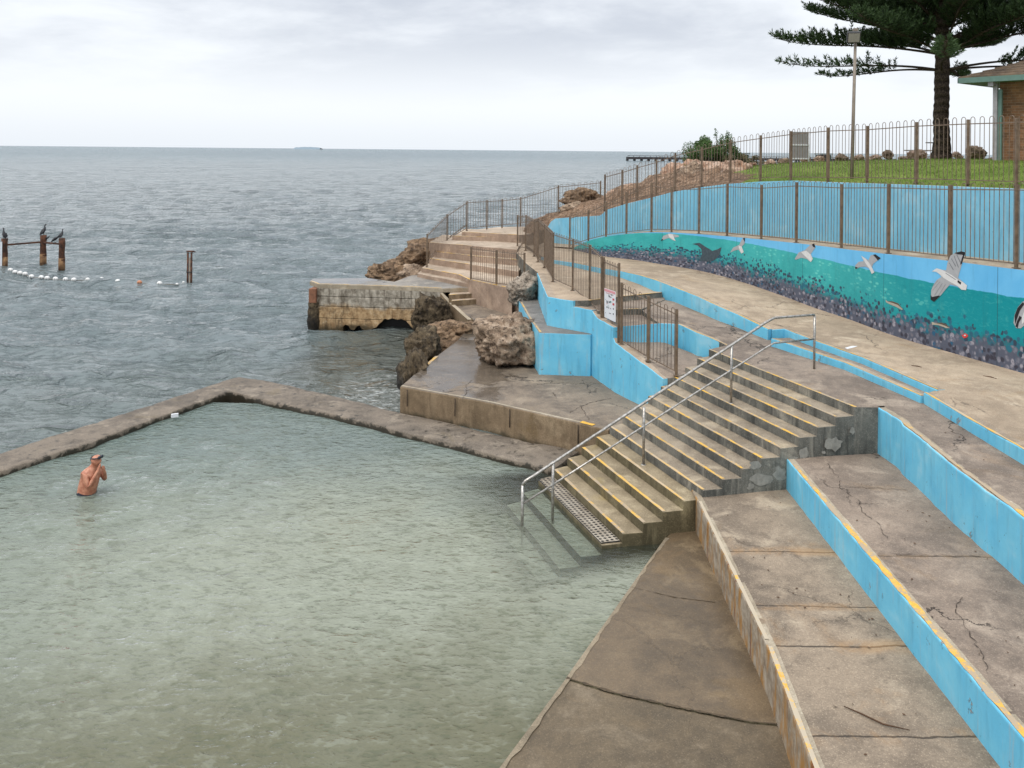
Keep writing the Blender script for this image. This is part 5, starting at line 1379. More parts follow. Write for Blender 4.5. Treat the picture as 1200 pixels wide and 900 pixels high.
# sea fence
sf = [(708, 246, 204.8, 34.0, 'x'), (703.5, 212, 249, 35.5), (654, 217, 255, 35.5), (610, 231, 264, 36.5), (588.3, 233, 266, 36.5), (570.5, 234, 267.5, 36.2), (547, 235.3, 270, 35.8), (523.8, 251, 283, 35), (500.3, 274, 311.7, 32.6)]
pp = []
for q in sf[1:]:
    x, yt, yb, d_ = q; b_ = D(x, yb, d_); pp.append((b_, H-ab(x, yt)[1]*d_/F))
rt = fence('sea_fence', 'brown fence on the seaward side of the broad steps', pp, bow=.04, rail_drop=.08, sp=.13, r=.008)
bm = bmesh.new()
for l in (((505, 300.5, 33.2), (517, 284, 35)), ((527, 277.5, 35.2), (546, 264, 36))):
    a, b = D(*l[0]), D(*l[1]); tube(bm, [a, b], .02, 6)
link('sloping_rail', bm, M_FENCE, rt)
# brown path fence
pf_ = [(606.3, 252, 291, 2.6), (616, 252, 293.5, 2.6), (626, 257.5, 300, 2.6), (630.5, 256, 306.7, 2.58), (638, 263, 313.5, 2.56), (648, 272.5, 330, 2.535), (671, 280, 340.5, 2.53), (690.8, 286.7, 357, 2.385), (705, 300, 372.4, 2.24)]
pp = []
for x, yt, yb, z in pf_:
    b_ = P(x, yb, z); pp.append((b_, H-ab(x, yt)[1]*b_.y/F))
b_ = P(724.7, 401.7, 1.885); zt2 = H-ab(724.7, 308)[1]*b_.y/F
fence('path_fence', 'dense brown fence along the inner seaside path behind the white sign', pp, sp=.105, bow=.03, rail_drop=.06)
fence('ramp_head_fence', 'brown fence bay holding the white sign between two uneven posts', [(pp[-1][0]+V(.04, -.04, 0), pp[-1][1]-.02), (V(b_.x, b_.y, 1.885), zt2)], sp=.105, bow=.03, rail_drop=.12, base_gap=.22)
pp = []
for x, yt, yb, z in ((728, 331, 403.5, 1.87), (759.5, 346.7, 422.8, 1.715), (792.5, 362, 440, 1.575)):
    q = P(x, yb, z); pp.append((q, H-ab(x, yt)[1]*q.y/F))
fence('corridor_fence', 'last brown fence section ending at the top of the stairs', pp, sp=.105, bow=.06, rail_drop=.12)
# small fence across the broad steps
pp = []
for x, yt, yb, z in ((551.7, 289, 329, 1.86), (581.7, 293, 335, 1.86), (614.5, 296, 339, 1.9)):
    q = P(x, yb, z); pp.append((q, H-ab(x, yt)[1]*q.y/F))
fence('step_fence', 'short brown fence crossing the foot of the broad steps', pp, sp=.11, bow=.03, rail_drop=.06)

# white sign on the fence
a0 = P(705, 372.4, 2.24); b0 = V(b_.x, b_.y, 0)
def sgn(x, y, off=0.0):
    a, b = ab(x, y); A = Vector((a/F, 1, -b/F)); t = Vector((b0.x-a0.x, b0.y-a0.y, 0)).normalized(); n_ = Vector((t.y, -t.x, 0))
    if n_.y > 0: n_ = -n_
    o_ = V(0, 0, H); pl_ = V(a0.x, a0.y, 0)+n_*.04
    d_ = (pl_-o_).dot(n_)/A.dot(n_); return o_+A*d_+n_*off
sg = empty('safety_sign', sgn(714, 376), 'white pool rules sign with a red heading tied to the brown fence', 'sign')
def panel(name, pts, mat, off, th=.004):
    bm = bmesh.new(); f_ = [bm.verts.new(sgn(x, y, off)) for x, y in pts]; k_ = [bm.verts.new(sgn(x, y, off-th)) for x, y in pts]
    bm.faces.new(f_); bm.faces.new(list(reversed(k_)))
    for i in range(len(f_)): bm.faces.new((f_[i], k_[i], k_[(i+1) % len(f_)], f_[(i+1) % len(f_)]))
    bmesh.ops.recalc_face_normals(bm, faces=bm.faces); return link(name, bm, mat, sg)
panel('sign_board', [(708.3, 337.5), (721.2, 342), (721.2, 377.5), (708.3, 371.5)], M_WHITEP, .0, .008)
panel('sign_heading', [(708.6, 338), (721, 342.3), (721, 345.2), (708.6, 341)], simple('pale_red_heading', lin(222, 150, 156), .5, 0, .1), .003, .002)
random.seed(5)
def marks(nm, L, mat):
    bm = bmesh.new()
    for (x, y, w_, h_) in L:
        sl_ = .35*w_
        bm.faces.new([bm.verts.new(sgn(*q, .006)) for q in ((x, y), (x+w_, y+sl_), (x+w_, y+h_+sl_), (x, y+h_))])
    link(nm, bm, mat, sg)
marks('sign_pictogram', [(713.5, 346, 1.4, 2), (715.5, 347.5, 1, 1.2), (711, 352, .7, 3), (712.2, 352.5, .7, 3), (714, 353, 1, 1.8), (711, 359, 1.2, 1.4), (713, 360, 1, 1.2), (715.4, 361, .8, 1), (714, 366.5, 2.2, .7), (718.6, 361, 1, 1.6), (718.4, 367, 1.2, 1.6), (709.6, 350.5, .6, .6), (709.6, 366, .6, .8)], M_SIGNK)
marks('sign_red_symbol', [(718, 349.5, 2, 2.2), (718, 355, 2, 2.4), (711, 355.5, .8, .7), (710, 342.6, 9, .5)], M_SIGNR)
marks('sign_teal_symbol', [(713, 345, .8, 1), (716.3, 344.8, 1.4, 1.3), (715, 352.5, 1.4, 1.8), (712.4, 358, .8, .8)], M_SIGNG)

# ================================================================== LAMP POST, BOARD, TABLE, BOXES
i_ = 3
b_ = D(998, 211.5, 23.6)
lp = empty('lamp_post', b_, 'tall thin lamp post with one square floodlight, behind the lawn fence', 'lamp post')
tp = D(1001.5, 40, 23.6)
bm = bmesh.new(); tube(bm, [V(b_.x, b_.y, b_.z-.2), V(b_.x+.035, b_.y, (b_.z+tp.z)/2), V(b_.x+.075, b_.y, tp.z+.12)], [.052, .046, .038], 10); link('pole', bm, M_TAN, lp)
bm = bmesh.new(); Mh = Matrix.Rotation(R(-14), 3, 'Z') @ Matrix.Rotation(R(28), 3, 'X'); hc = V(tp.x-.08, tp.y-.14, tp.z-.10)
box(bm, hc, (.35, .11, .31), M=Mh, bevel=.015); hd_ = link('floodlight_head', bm, M_DKGREY, lp)
bm = bmesh.new(); box(bm, hc+Mh @ V(0, -.058, 0), (.29, .012, .25), M=Mh); link('floodlight_glass', bm, M_LIGHTG, hd_)
bm = bmesh.new(); box(bm, V(tp.x, tp.y-.05, tp.z+.02), (.08, .22, .05)); box(bm, V(tp.x+.02, tp.y, tp.z+.12), (.12, .12, .08), bevel=.01); link('bracket', bm, M_TAN, lp)

nbp = D(936.5, 189, 33.5); k_ = nbp.y/F
nbr = empty('notice_board', nbp, 'grey notice board seen from behind with a white strip, at the lawn edge', 'notice board')
bm = bmesh.new(); zt = D(936.5, 154.5, nbp.y).z; zl = D(936.5, 186.5, nbp.y).z
box(bm, V(nbp.x, nbp.y, (zt+zl)/2), (21.5*k_, .04, zt-zl), bevel=.005); link('board_panel', bm, M_GREYP, nbr)
bm = bmesh.new(); z_ = D(936.5, 169.8, nbp.y).z; box(bm, V(nbp.x, nbp.y-.03, z_), (21.5*k_, .03, .05)); box(bm, V(nbp.x, nbp.y-.03, zl+.02), (21.5*k_, .03, .05)); link('white_strip', bm, M_WHITEP, nbr)
for s_ in (-1, 1):
    bm = bmesh.new(); tube(bm, [V(nbp.x+s_*11.2*k_, nbp.y, tz(nbp.x, nbp.y)-.3), V(nbp.x+s_*11.2*k_, nbp.y, zt+.03)], .03, 8); link('leg', bm, M_GREYP if s_ < 0 else M_WHITEP, nbr)

tbp = D(1085, 184, 41); tb = empty('picnic_table', tbp, 'pale grey picnic table half hidden behind the pine trunk', 'table')
tzz = D(1085, 176.5, 41).z
bm = bmesh.new(); box(bm, V(tbp.x-.1, tbp.y, tzz), (1.6, .75, .06), .2); link('tabletop', bm, M_PICNIC, tb)
for s_ in (-1, 1):
    bm = bmesh.new(); box(bm, V(tbp.x-.1, tbp.y+s_*.7, tzz-.3), (1.6, .26, .05), .2); link('bench_seat', bm, M_PICNIC, tb)
    bm = bmesh.new(); box(bm, V(tbp.x+.3+s_*.55, tbp.y, tzz-.4), (.08, .6, .75), .2); link('leg', bm, M_PICNIC, tb)
bm = bmesh.new(); tube(bm, [V(tbp.x+.35, tbp.y, tzz), V(tbp.x+.35, tbp.y, tzz+.4)], .03, 6); box(bm, V(tbp.x+.3, tbp.y, tzz+.38), (.5, .3, .05)); link('table_fitting', bm, M_DKGREY, tb)
for x0, x1, y0, y1, lb in ((865, 878, 180, 185.5, 'low dark green cabinet beyond the dry scrub'), (960, 975, 180.5, 186, 'low dark green cabinet between notice board and lamp post')):
    a = D(x0, y1, 44); b = D(x1, y0, 44)
    e = empty('service_cabinet', a, lb, 'cabinet', 'green cabinets behind the lawn')
    bm = bmesh.new(); box(bm, V((a.x+b.x)/2, 44.3, (a.z+b.z)/2-.2), (b.x-a.x, .5, b.z-a.z+.3), bevel=.02); link('cabinet_body', bm, M_DKBOX, e)
    bm = bmesh.new(); box(bm, V(a.x+.2, 44.03, (a.z+b.z)/2), (.3, .04, b.z-a.z-.06)); link('cabinet_door', bm, M_DKGREY, e)
    bm = bmesh.new(); box(bm, V((a.x+b.x)/2, 44.3, b.z), (b.x-a.x+.1, .6, .04)); link('cabinet_lid', bm, M_DKBOX, e)

# distant pier
pr_ = empty('timber_pier', D(760, 186, 600), 'dark timber pier standing in the sea behind the bush', 'pier')
a = D(735, 184.0, 600); b = D(1010, 187, 600)
bm = bmesh.new(); box(bm, V((a.x+b.x)/2, 602, a.z-.7), (b.x-a.x, 8, 1.6)); link('pier_deck', bm, M_PIER, pr_)
bm = bmesh.new()
x = a.x+.4
while x < b.x:
    for yy in (599, 605): box(bm, V(x, yy, a.z/2-1.5), (.9, .9, a.z+2.2))
    x += 5.0
o = link('pier_piles', bm, M_PIER, pr_); o['kind'] = 'stuff'
bm = bmesh.new()
x = a.x+.2
while x < b.x: box(bm, V(x, 598, a.z+.3), (.3, .3, 1.4)); x += 4.0
box(bm, V((a.x+b.x)/2, 598, a.z+1.0), (b.x-a.x, .2, .3)); link('pier_rail', bm, M_PIER, pr_)
# low island on the horizon
bm = bmesh.new(); ia = D(345, 173.0, 6000); ib = D(376, 173.2, 6000); n_ = 24
for k in range(n_+1):
    t = k/n_; x = ia.x+(ib.x-ia.x)*t; h_ = 9+7*math.sin(t*3.14)**.5+2*noise.noise(V(t*9, 0, 0))
    for yy, zz in ((5950, -2), (6000, h_), (6100, -2)): bm.verts.new((x, yy, zz))
bm.verts.ensure_lookup_table()
for k in range(n_):
    for j in range(2): bm.faces.new([bm.verts[i] for i in (k*3+j, k*3+3+j, k*3+4+j, k*3+1+j)])
bmesh.ops.recalc_face_normals(bm, faces=bm.faces); struct('island_hill', bm, M_ISLE, True)

# ================================================================== BUILDING
u_ = Vector((.62, -.785, 0)); v_ = Vector((.785, .62, 0)); C0 = D(1171, 187.5, 27.6); GZ = C0.z-.1; WT = 2.62
bd = empty('brick_building', C0, 'brick park building with green fascia and a tiled hip roof at the right edge', 'building')
bm = bmesh.new(); uvl = bm.loops.layers.uv.new('UVMap')
LU, LV = 9.0, 6.0
cor = [C0, C0+u_*LU, C0+u_*LU+v_*LV, C0+v_*LV]
for i in range(4):
    a, b = cor[i], cor[(i+1) % 4]; L_ = (b-a).length
    f = bm.faces.new([bm.verts.new(V(q.x, q.y, z)) for q, z in ((a, GZ-.3), (b, GZ-.3), (b, GZ+WT), (a, GZ+WT))])
    for lp_, uvv in zip(f.loops, ((0, 0), (L_, 0), (L_, WT+.3), (0, WT+.3))): lp_[uvl].uv = uvv
bmesh.ops.recalc_face_normals(bm, faces=bm.faces); link('brick_wall', bm, M_BRICK, bd)
EZ = GZ+WT; E0 = C0-u_*1.0-v_*.7; E = [E0, E0+u_*(LU+2), E0+u_*(LU+2)+v_*(LV+1.4), E0+v_*(LV+1.4)]
bm = bmesh.new(); s0 = .02
for i in range(4):
    a, b = E[i], E[(i+1) % 4]; t = (b-a); c_ = (a+b)/2
    box(bm, V(c_.x, c_.y, EZ+.06), (t.length+.03, .03, .17), math.atan2(t.y, t.x))
link('fascia', bm, M_GREEN, bd)
bm = bmesh.new(); bm.faces.new([bm.verts.new(V(q.x, q.y, EZ-.015)) for q in E]); link('soffit', bm, M_GREEN, bd)
hh = (LV+1.4)/2; RZ_ = EZ+.15+hh*math.tan(R(21)); r0 = E0+u_*hh+v_*hh; r1 = E0+u_*(LU+2-hh)+v_*hh
def roofpt(q, z): return V(q.x, q.y, z)
rfm = bmesh.new(); NRW = 14
for quad in ((E[0], E[1], r1, r0), (E[1], E[2], r1, r1), (E[2], E[3], r0, r1), (E[3], E[0], r0, r0)):
    for k in range(NRW):
        t0, t1 = k/NRW, (k+1)/NRW; z0 = EZ+.15+(RZ_-EZ-.15)*t0; z1 = EZ+.15+(RZ_-EZ-.15)*t1
        a0_, b0_ = quad[0].lerp(quad[3], t0), quad[1].lerp(quad[2], t0); a1_, b1_ = quad[0].lerp(quad[3], t1), quad[1].lerp(quad[2], t1)
        f_ = [roofpt(a0_, z0+.035), roofpt(b0_, z0+.035), roofpt(b1_, z1), roofpt(a1_, z1)]
        vs = [rfm.verts.new(q) for q in f_]; rfm.faces.new(vs)
        lo = [rfm.verts.new(roofpt(a0_, z0-.005)), rfm.verts.new(roofpt(b0_, z0-.005))]; rfm.faces.new((vs[0], vs[1], lo[1], lo[0]))
bmesh.ops.recalc_face_normals(rfm, faces=rfm.faces); link('roof', rfm, M_TILE, bd)
bm = bmesh.new(); q = D(1166.2, 187, 27.4); box(bm, V(q.x, q.y, GZ+WT/2-.1), (.13, .13, WT+.1), math.atan2(u_.y, u_.x), bevel=.01); link('corner_column', bm, M_POSTW, bd)
bm = bmesh.new(); q = D(1171.5, 187, 27.35); box(bm, V(q.x, q.y, GZ+WT/2-.15), (.12, .1, WT-.2), math.atan2(u_.y, u_.x), bevel=.01); link('downpipe', bm, M_GREEN, bd)
bm = bmesh.new(); q = D(1162, 92, 27.3); box(bm, V(q.x, q.y, EZ-.07), (.16, .16, .2), math.atan2(u_.y, u_.x)); link('column_bracket', bm, M_POSTW, bd)

# ================================================================== TREES
def pine():
    b_ = D(1103, 184.5, 31.0); T0 = V(b_.x, b_.y, b_.z)
    root = empty('norfolk_pine', T0, 'big dark Norfolk pine with tiered upcurved branches on the lawn', 'tree')
    bm = bmesh.new()
    zs = [-.4, 0, .25, .8, 1.6, 2.4, 3.2, 5, 8, 11, 13]; rr = [.46, .38, .315, .275, .262, .255, .25, .22, .18, .12, .04]
    pts = [T0+V(noise.noise(V(z, 0, 0))*.03, noise.noise(V(0, z, 0))*.03, z) for z in np.arange(-.4, 13, .12)]
    rad = [np.interp(p.z-T0.z, zs, rr)*(1+.05*math.sin((p.z-T0.z)*21)+.03*noise.noise(p*6)) for p in pts]
    tube(bm, pts, rad, 18); link('trunk', bm, M_BARK, root)
    rnd = random.Random(5); limb = bmesh.new(); fol = bmesh.new(); twig = bmesh.new()
    def needle_clump(c, dirv, n, ln, wd):
        for _ in range(n):
            a = Vector((rnd.gauss(0, 1), rnd.gauss(0, 1), rnd.gauss(0, 1))).normalized()
            dv = (dirv*.9+a*.75).normalized(); s_ = dv.cross(a)
            s_ = s_.normalized() if s_.length > .01 else V(1, 0, 0)
            l = ln*rnd.uniform(.6, 1.2); o_ = c+a*.03
            fol.faces.new((fol.verts.new(o_-s_*wd), fol.verts.new(o_+s_*wd), fol.verts.new(o_+dv*l)))
    def spray(p, dv, ln):
        # rope-like branchlet with short needles
        k = max(3, int(ln/.10)); cur = p.copy(); d_ = dv.copy()
        for j in range(k):
            d_ = (d_+V(rnd.uniform(-.12, .12), rnd.uniform(-.12, .12), .10)).normalized(); nx = cur+d_*(ln/k)
            needle_clump(nx, d_, 9 if j > 0 else 4, .13, .022)
            cur = nx
    whorl = 0; z = 3.15
    while z < 8.6:
        nb_ = 6 if z < 7 else 5
        for k in range(nb_):
            az = whorl*.62+k*2*math.pi/nb_+rnd.uniform(-.12, .12)
            L_ = (6.25-(z-3.0)*.36)*rnd.uniform(.86, 1.05); elev = .10+.17*(z-3.3)+rnd.uniform(-.05, .06)
            elev = min(elev, .44)
            if whorl == 0: elev = .03; 
            dh = V(math.cos(az), math.sin(az), 0); sd_ = V(-math.sin(az), math.cos(az), 0)
            n_ = 16; pts = []
            for j in range(n_+1):
                s_ = j/n_; zz = math.tan(elev)*s_*L_ + (.55*math.sin(s_*3.0)*.55 - .75*s_**1.5 + .85*s_**4)*(1.0 if z < 4 else .55)
                pts.append(T0+V(0, 0, z)+dh*(s_*L_)+V(0, 0, zz)+sd_*(noise.noise(V(s_*3, whorl, k))*.18))
            tube(limb, pts, [max(.010, .052*(1-j/n_)**.8) for j in range(n_+1)], 6)
            st_ = .20 if z > 3.3 else .36
            ns = 46 if z > 3.3 else 28
            for j in range(ns):
                s_ = st_+(1-st_)*(j/(ns-1)); fj = s_*n_; i0 = min(n_-1, int(fj)); p = pts[i0].lerp(pts[i0+1], fj-i0)
                ax = (pts[i0+1]-pts[i0]).normalized()
                for sg_ in (-1, 1):
                    side = (sd_*sg_*rnd.uniform(.5, 1)+ax*rnd.uniform(.35, .8)+V(0, 0, rnd.uniform(-.1, .75))).normalized()
                    ln = (1.15 if z > 3.3 else .66)*(1.0-.62*s_**2)*rnd.uniform(.5, 1.1)
                    if z < 3.3 and rnd.random() < .12: continue
                    tube(twig, [p, p+side*ln*.5], [.012, .007], 3, cap=False)
                    spray(p, side, ln)
                    if z > 3.3 and rnd.random() < .9:
                        up_ = (ax*.5+V(rnd.uniform(-.3, .3), rnd.uniform(-.3, .3), .8)).normalized(); spray(p, up_, ln*.7)
        whorl += 1; z += .46 if z > 3.4 else .58
    link('branches', limb, M_BARK, root, True); link('twigs', twig, M_BARK, root)
    print('pine faces', len(fol.faces)); link('crown', fol, M_PINE, root)
pine()

def bush(loc, scl, n, mat, label, name='bush', leaf=.06, seed=1, stem=M_BARK):
    rnd = random.Random(seed); root = empty(name, loc, label, 'bush')
    lv = bmesh.new(); stv = bmesh.new()
    cl = [(Vector((rnd.gauss(0, .42), rnd.gauss(0, .42), rnd.uniform(.15, .95))), rnd.uniform(.18, .34)) for _ in range(26)]
    for c, r_ in cl:
        p = Vector(loc)+V(c.x*scl[0], c.y*scl[1], c.z*scl[2]); tube(stv, [Vector(loc)+V(c.x*.2*scl[0], c.y*.2*scl[1], 0), p], [.035, .01], 4, cap=False)
        for _ in range(n//26):
            o_ = Vector((rnd.gauss(0, 1), rnd.gauss(0, 1), rnd.gauss(0, 1))).normalized()*(rnd.random()**.45)*r_
            q = p+V(o_.x*scl[0], o_.y*scl[1], o_.z*scl[2]*.85)
            if q.z < loc[2]: continue
            a = Vector((rnd.gauss(0, 1), rnd.gauss(0, 1), rnd.gauss(0, 1)+.6)).normalized(); t = a.orthogonal().normalized(); t.rotate(Quaternion(a, rnd.uniform(0, 6.28))); b_ = a.cross(t)
            l = leaf*rnd.uniform(.7, 1.4)
            lv.faces.new([lv.verts.new(x) for x in (q-t*l, q-b_*l*.45, q+t*l, q+b_*l*.45)])
    link('stems', stv, stem, root); link('foliage', lv, mat, root)
g = D(828, 202, 41); bush((g.x, g.y, g.z-.1), (1.2, 1.2, 1.65), 15000, M_BUSH, 'rounded green bush behind the rocks at the end of the lawn', seed=3, leaf=.042)
g = D(846, 201, 41.3); bush((g.x, g.y, g.z-.1), (.55, .7, 2.0), 2200, M_BUSH, 'taller loose green shrub on the right side of the bush', seed=9, name='shrub', leaf=.045)
g = D(868, 195, 40); bush((g.x, g.y, g.z-.1), (1.1, .8, .6), 2600, M_SCRUB, 'low dry brown scrub between bush and lawn crest', seed=5, name='dry_shrub', leaf=.05)
g = D(813, 206, 37.2); bush((g.x, g.y, g.z-.05), (.5, .4, .5), 900, leafmat('yellow_green_leaves', (.12, .16, .03), (.28, .30, .08)), 'small yellow green plant among the pale rocks', seed=6, name='small_plant', leaf=.04)

# ================================================================== SEA FURNITURE
def pile(x, ytop, ybot, w_px, label, seed):
    b_ = P(x, ybot, -.05); h_ = D(x, ytop, b_.y).z; r_ = w_px/2*b_.y/F
    root = empty('timber_pile', V(b_.x, b_.y, 0), label, 'pile', 'old piles in the sea')
    bm = bmesh.new(); pts = [V(b_.x+.01*math.sin(k*2+seed), b_.y, -1.2+(h_+1.2)*k/10) for k in range(11)]
    tube(bm, pts, [r_*(1+.06*math.sin(k*1.9+seed)) for k in range(11)], 10); link('pile_shaft', bm, M_RUST, root)
    bm = bmesh.new(); tube(bm, [V(b_.x, b_.y, -.3), V(b_.x, b_.y, h_*.36)], [r_*1.10, r_*1.07], 10); link('worn_sleeve', bm, M_RUSTL, root)
    return b_, h_, r_, root
p1 = pile(5, 279.5, 314, 6.8, 'rusty pile at the left edge with a pale gauge board', 1)
p2 = pile(50.5, 275.5, 310.5, 6.8, 'rusty pile in the middle of the linked group of three', 2)
p3 = pile(72.3, 279, 316.5, 6.8, 'rusty pile at the right end of the linked group of three', 3)
bm = bmesh.new(); box(bm, p1[0]+V(-.06, -p1[2]-.03, .75), (.09, .03, 1.3)); link('gauge_board', bm, M_WHITEP, p1[3])
for (q0, y0, q1, y1, lb) in ((p1, 287.5, p2, 284, 'long dark beam joining the left and middle piles'), (p2, 284, p3, 286.5, 'short dark beam joining the middle and right piles')):
    a = V(q0[0].x, q0[0].y, D(0, y0, q0[0].y).z+.02); b = V(q1[0].x, q1[0].y, D(60, y1, q1[0].y).z+.02)
    bm = bmesh.new(); t = b-a; box(bm, (a+b)/2, (t.length, .1, .09), M=t.to_track_quat('X', 'Z').to_matrix(), bevel=.01)
    tag(link('cross_beam', bm, M_RUST), lb, 'beam', 'beams between the piles')
b_ = P(222, 333.5, -.05); hh_ = D(222, 294.5, b_.y).z; k_ = b_.y/F
tw = empty('twin_pile', V(b_.x, b_.y, 0), 'pair of slim orange brown poles with a flat cap, far end of the float line', 'pile', 'old piles in the sea')
for s_ in (-1, 1):
    bm = bmesh.new(); tube(bm, [V(b_.x+s_*2.3*k_, b_.y, -1.2), V(b_.x+s_*2.1*k_, b_.y, hh_-.05)], 1.15*k_, 8); link('pole', bm, M_RUST, tw)
bm = bmesh.new(); box(bm, V(b_.x, b_.y+.02, hh_*.5-.3), (1.6*k_, .03, hh_*1.0)); link('pale_strip', bm, simple('pale_timber', lin(176, 160, 142), .9), tw)
bm = bmesh.new(); box(bm, V(b_.x+.6*k_, b_.y, hh_), (8.5*k_, .12, .06), bevel=.01); box(bm, V(b_.x+5*k_, b_.y, hh_-.02), (4*k_, .05, .04)); link('cap_board', bm, M_RUST, tw)
bm = bmesh.new(); tube(bm, [V(b_.x-3.6*k_, b_.y-.05, hh_*.36), V(b_.x+3.6*k_, b_.y-.05, hh_*.36)], .025, 6); link('strap', bm, M_DARKRED, tw)

def bird(loc, rz, sc, label, pose=0):
    root = empty('cormorant', loc, label, 'bird', 'cormorants on the piles'); root.rotation_euler.z = rz
    MW = Matrix.Translation(loc) @ Matrix.Rotation(rz, 4, 'Z')
    def T(l): return [MW @ (Vector(q)*sc) for q in l]
    bm = bmesh.new()
    if pose == 0:    # upright, neck up
        body = [(-.16, 0, .02), (-.12, 0, .07), (-.06, 0, .15), (0, 0, .25), (.05, 0, .34), (.06, 0, .40), (.05, 0, .47), (.06, 0, .53), (.10, 0, .555), (.13, 0, .55)]
        rad = [.015, .045, .085, .095, .07, .04, .03, .032, .036, .012]
    else:            # head tucked forward
        body = [(-.22, 0, .05), (-.15, 0, .10), (-.05, 0, .18), (.06, 0, .25), (.13, 0, .30), (.17, 0, .35), (.19, 0, .40), (.23, 0, .42), (.26, 0, .41)]
        rad = [.015, .05, .09, .085, .055, .036, .034, .036, .012]
    tube(bm, T(body), [r_*sc for r_ in rad], 8); o = link('body', bm, M_BIRD, root, True)
    e = body[-1]; bm = bmesh.new(); tube(bm, T([e, (e[0]+.07, 0, e[2]-.01)]), [.012*sc, .004*sc], 5); link('beak', bm, M_BEAK, root)
    for s_ in (-1, 1):
        bm = bmesh.new(); tube(bm, T([(-.02, s_*.085, .27), (-.10, s_*.095, .14), (-.19, s_*.05, .01)]), [.05*sc, .045*sc, .01*sc], 6); link('wing', bm, M_BIRD, root, True)
        bm = bmesh.new(); tube(bm, T([(0, s_*.04, .12), (.0, s_*.04, -.01), (.06, s_*.05, -.01)]), .012*sc, 5); link('leg', bm, M_BEAK, root)
    return root
def topof(p_): return V(p_[0].x, p_[0].y, p_[1])
bird(topof(p1)+V(-.02, 0, .01), 2.6, .95, 'black cormorant standing on the pile at the left edge')
bird(topof(p2)+V(.02, 0, .01), .9, 1.0, 'black cormorant standing tallest on top of the middle pile')
bird(topof(p2)+V(p2[2]+.04, 0, -.28), .2, .55, 'small dark bird perched low at the side of the middle pile', 1)
bm_ = topof(p2).lerp(topof(p3), .64); bird(V(bm_.x, bm_.y, D(63, 284.3, bm_.y).z+.02), .5, .85, 'black cormorant crouching on the short beam', 1)
bird(topof(p3)+V(-.02, 0, .01), 1.2, .8, 'black cormorant on the right pile of the three')
# float line
fl = [(12.2, 316.5), (17.7, 318.8), (23.5, 320), (29.5, 321), (37, 324), (48.3, 325), (55.2, 325.8), (65, 326.7), (76.7, 327.3), (86.5, 327.8), (102.7, 327.5), (119, 327.3), (138, 329.8), (163.5, 331), (187, 332.2), (207.5, 333), (215, 331)]
rp_ = [P(5, 316, 0)]+[P(x, y+.8, 0) for x, y in fl]+[P(222, 334, 0)]
bm = bmesh.new(); tube(bm, resample(rp_, .5), .02, 5); tag(link('float_rope', bm, M_ROPE), 'thin grey rope stringing the floats between the piles', 'rope')
fm = None
floats_lab = ['white float nearest the left pile', 'second white float out from the left pile', 'third white float out from the left pile', 'fourth white float, touching the close cluster by the left pile', 'white float just right of the close cluster',
 'white float below the middle pile', 'white float next right of the one below the middle pile', 'white float to the left of the right pile', 'white float below the right pile', 'white float just right of the right pile', 'smaller white float, last before the wide gaps begin', 'white float at the start of the wide gaps',
 'large white float alone in the middle of the line', 'faded orange float among the white ones', 'large white float between orange float and twin pole', 'small half sunk white float near the twin pole', 'tiny white float right beside the twin pole']
for k, ((x, y), lb) in enumerate(zip(fl, floats_lab)):
    q = P(x, y+1.0, 0); r_ = (2.5 if k < 15 else 1.6)*q.y/F*(1.08 if k in (12, 14) else (.85 if k in (10, 15, 16) else 1))
    bm = bmesh.new(); Mx = Matrix.Rotation(R(90), 3, 'Y')
    lathe(bm, [(r_*.25, -r_*1.15), (r_*.75, -r_*.85), (r_, -r_*.3), (r_, r_*.3), (r_*.75, r_*.85), (r_*.25, r_*1.15)], q+V(0, 0, .04), 12, Mx)
    root = tag(link('float', bm, M_FADED if k == 13 else M_WHITE, None, True), lb, 'float', 'floats on the rope')
    bm = bmesh.new(); lathe(bm, [(r_*1.02, -r_*.08), (r_*1.03, r_*.08)], q+V(0, 0, .035), 12, Mx); link('float_seam', bm, M_DARKRED, root)

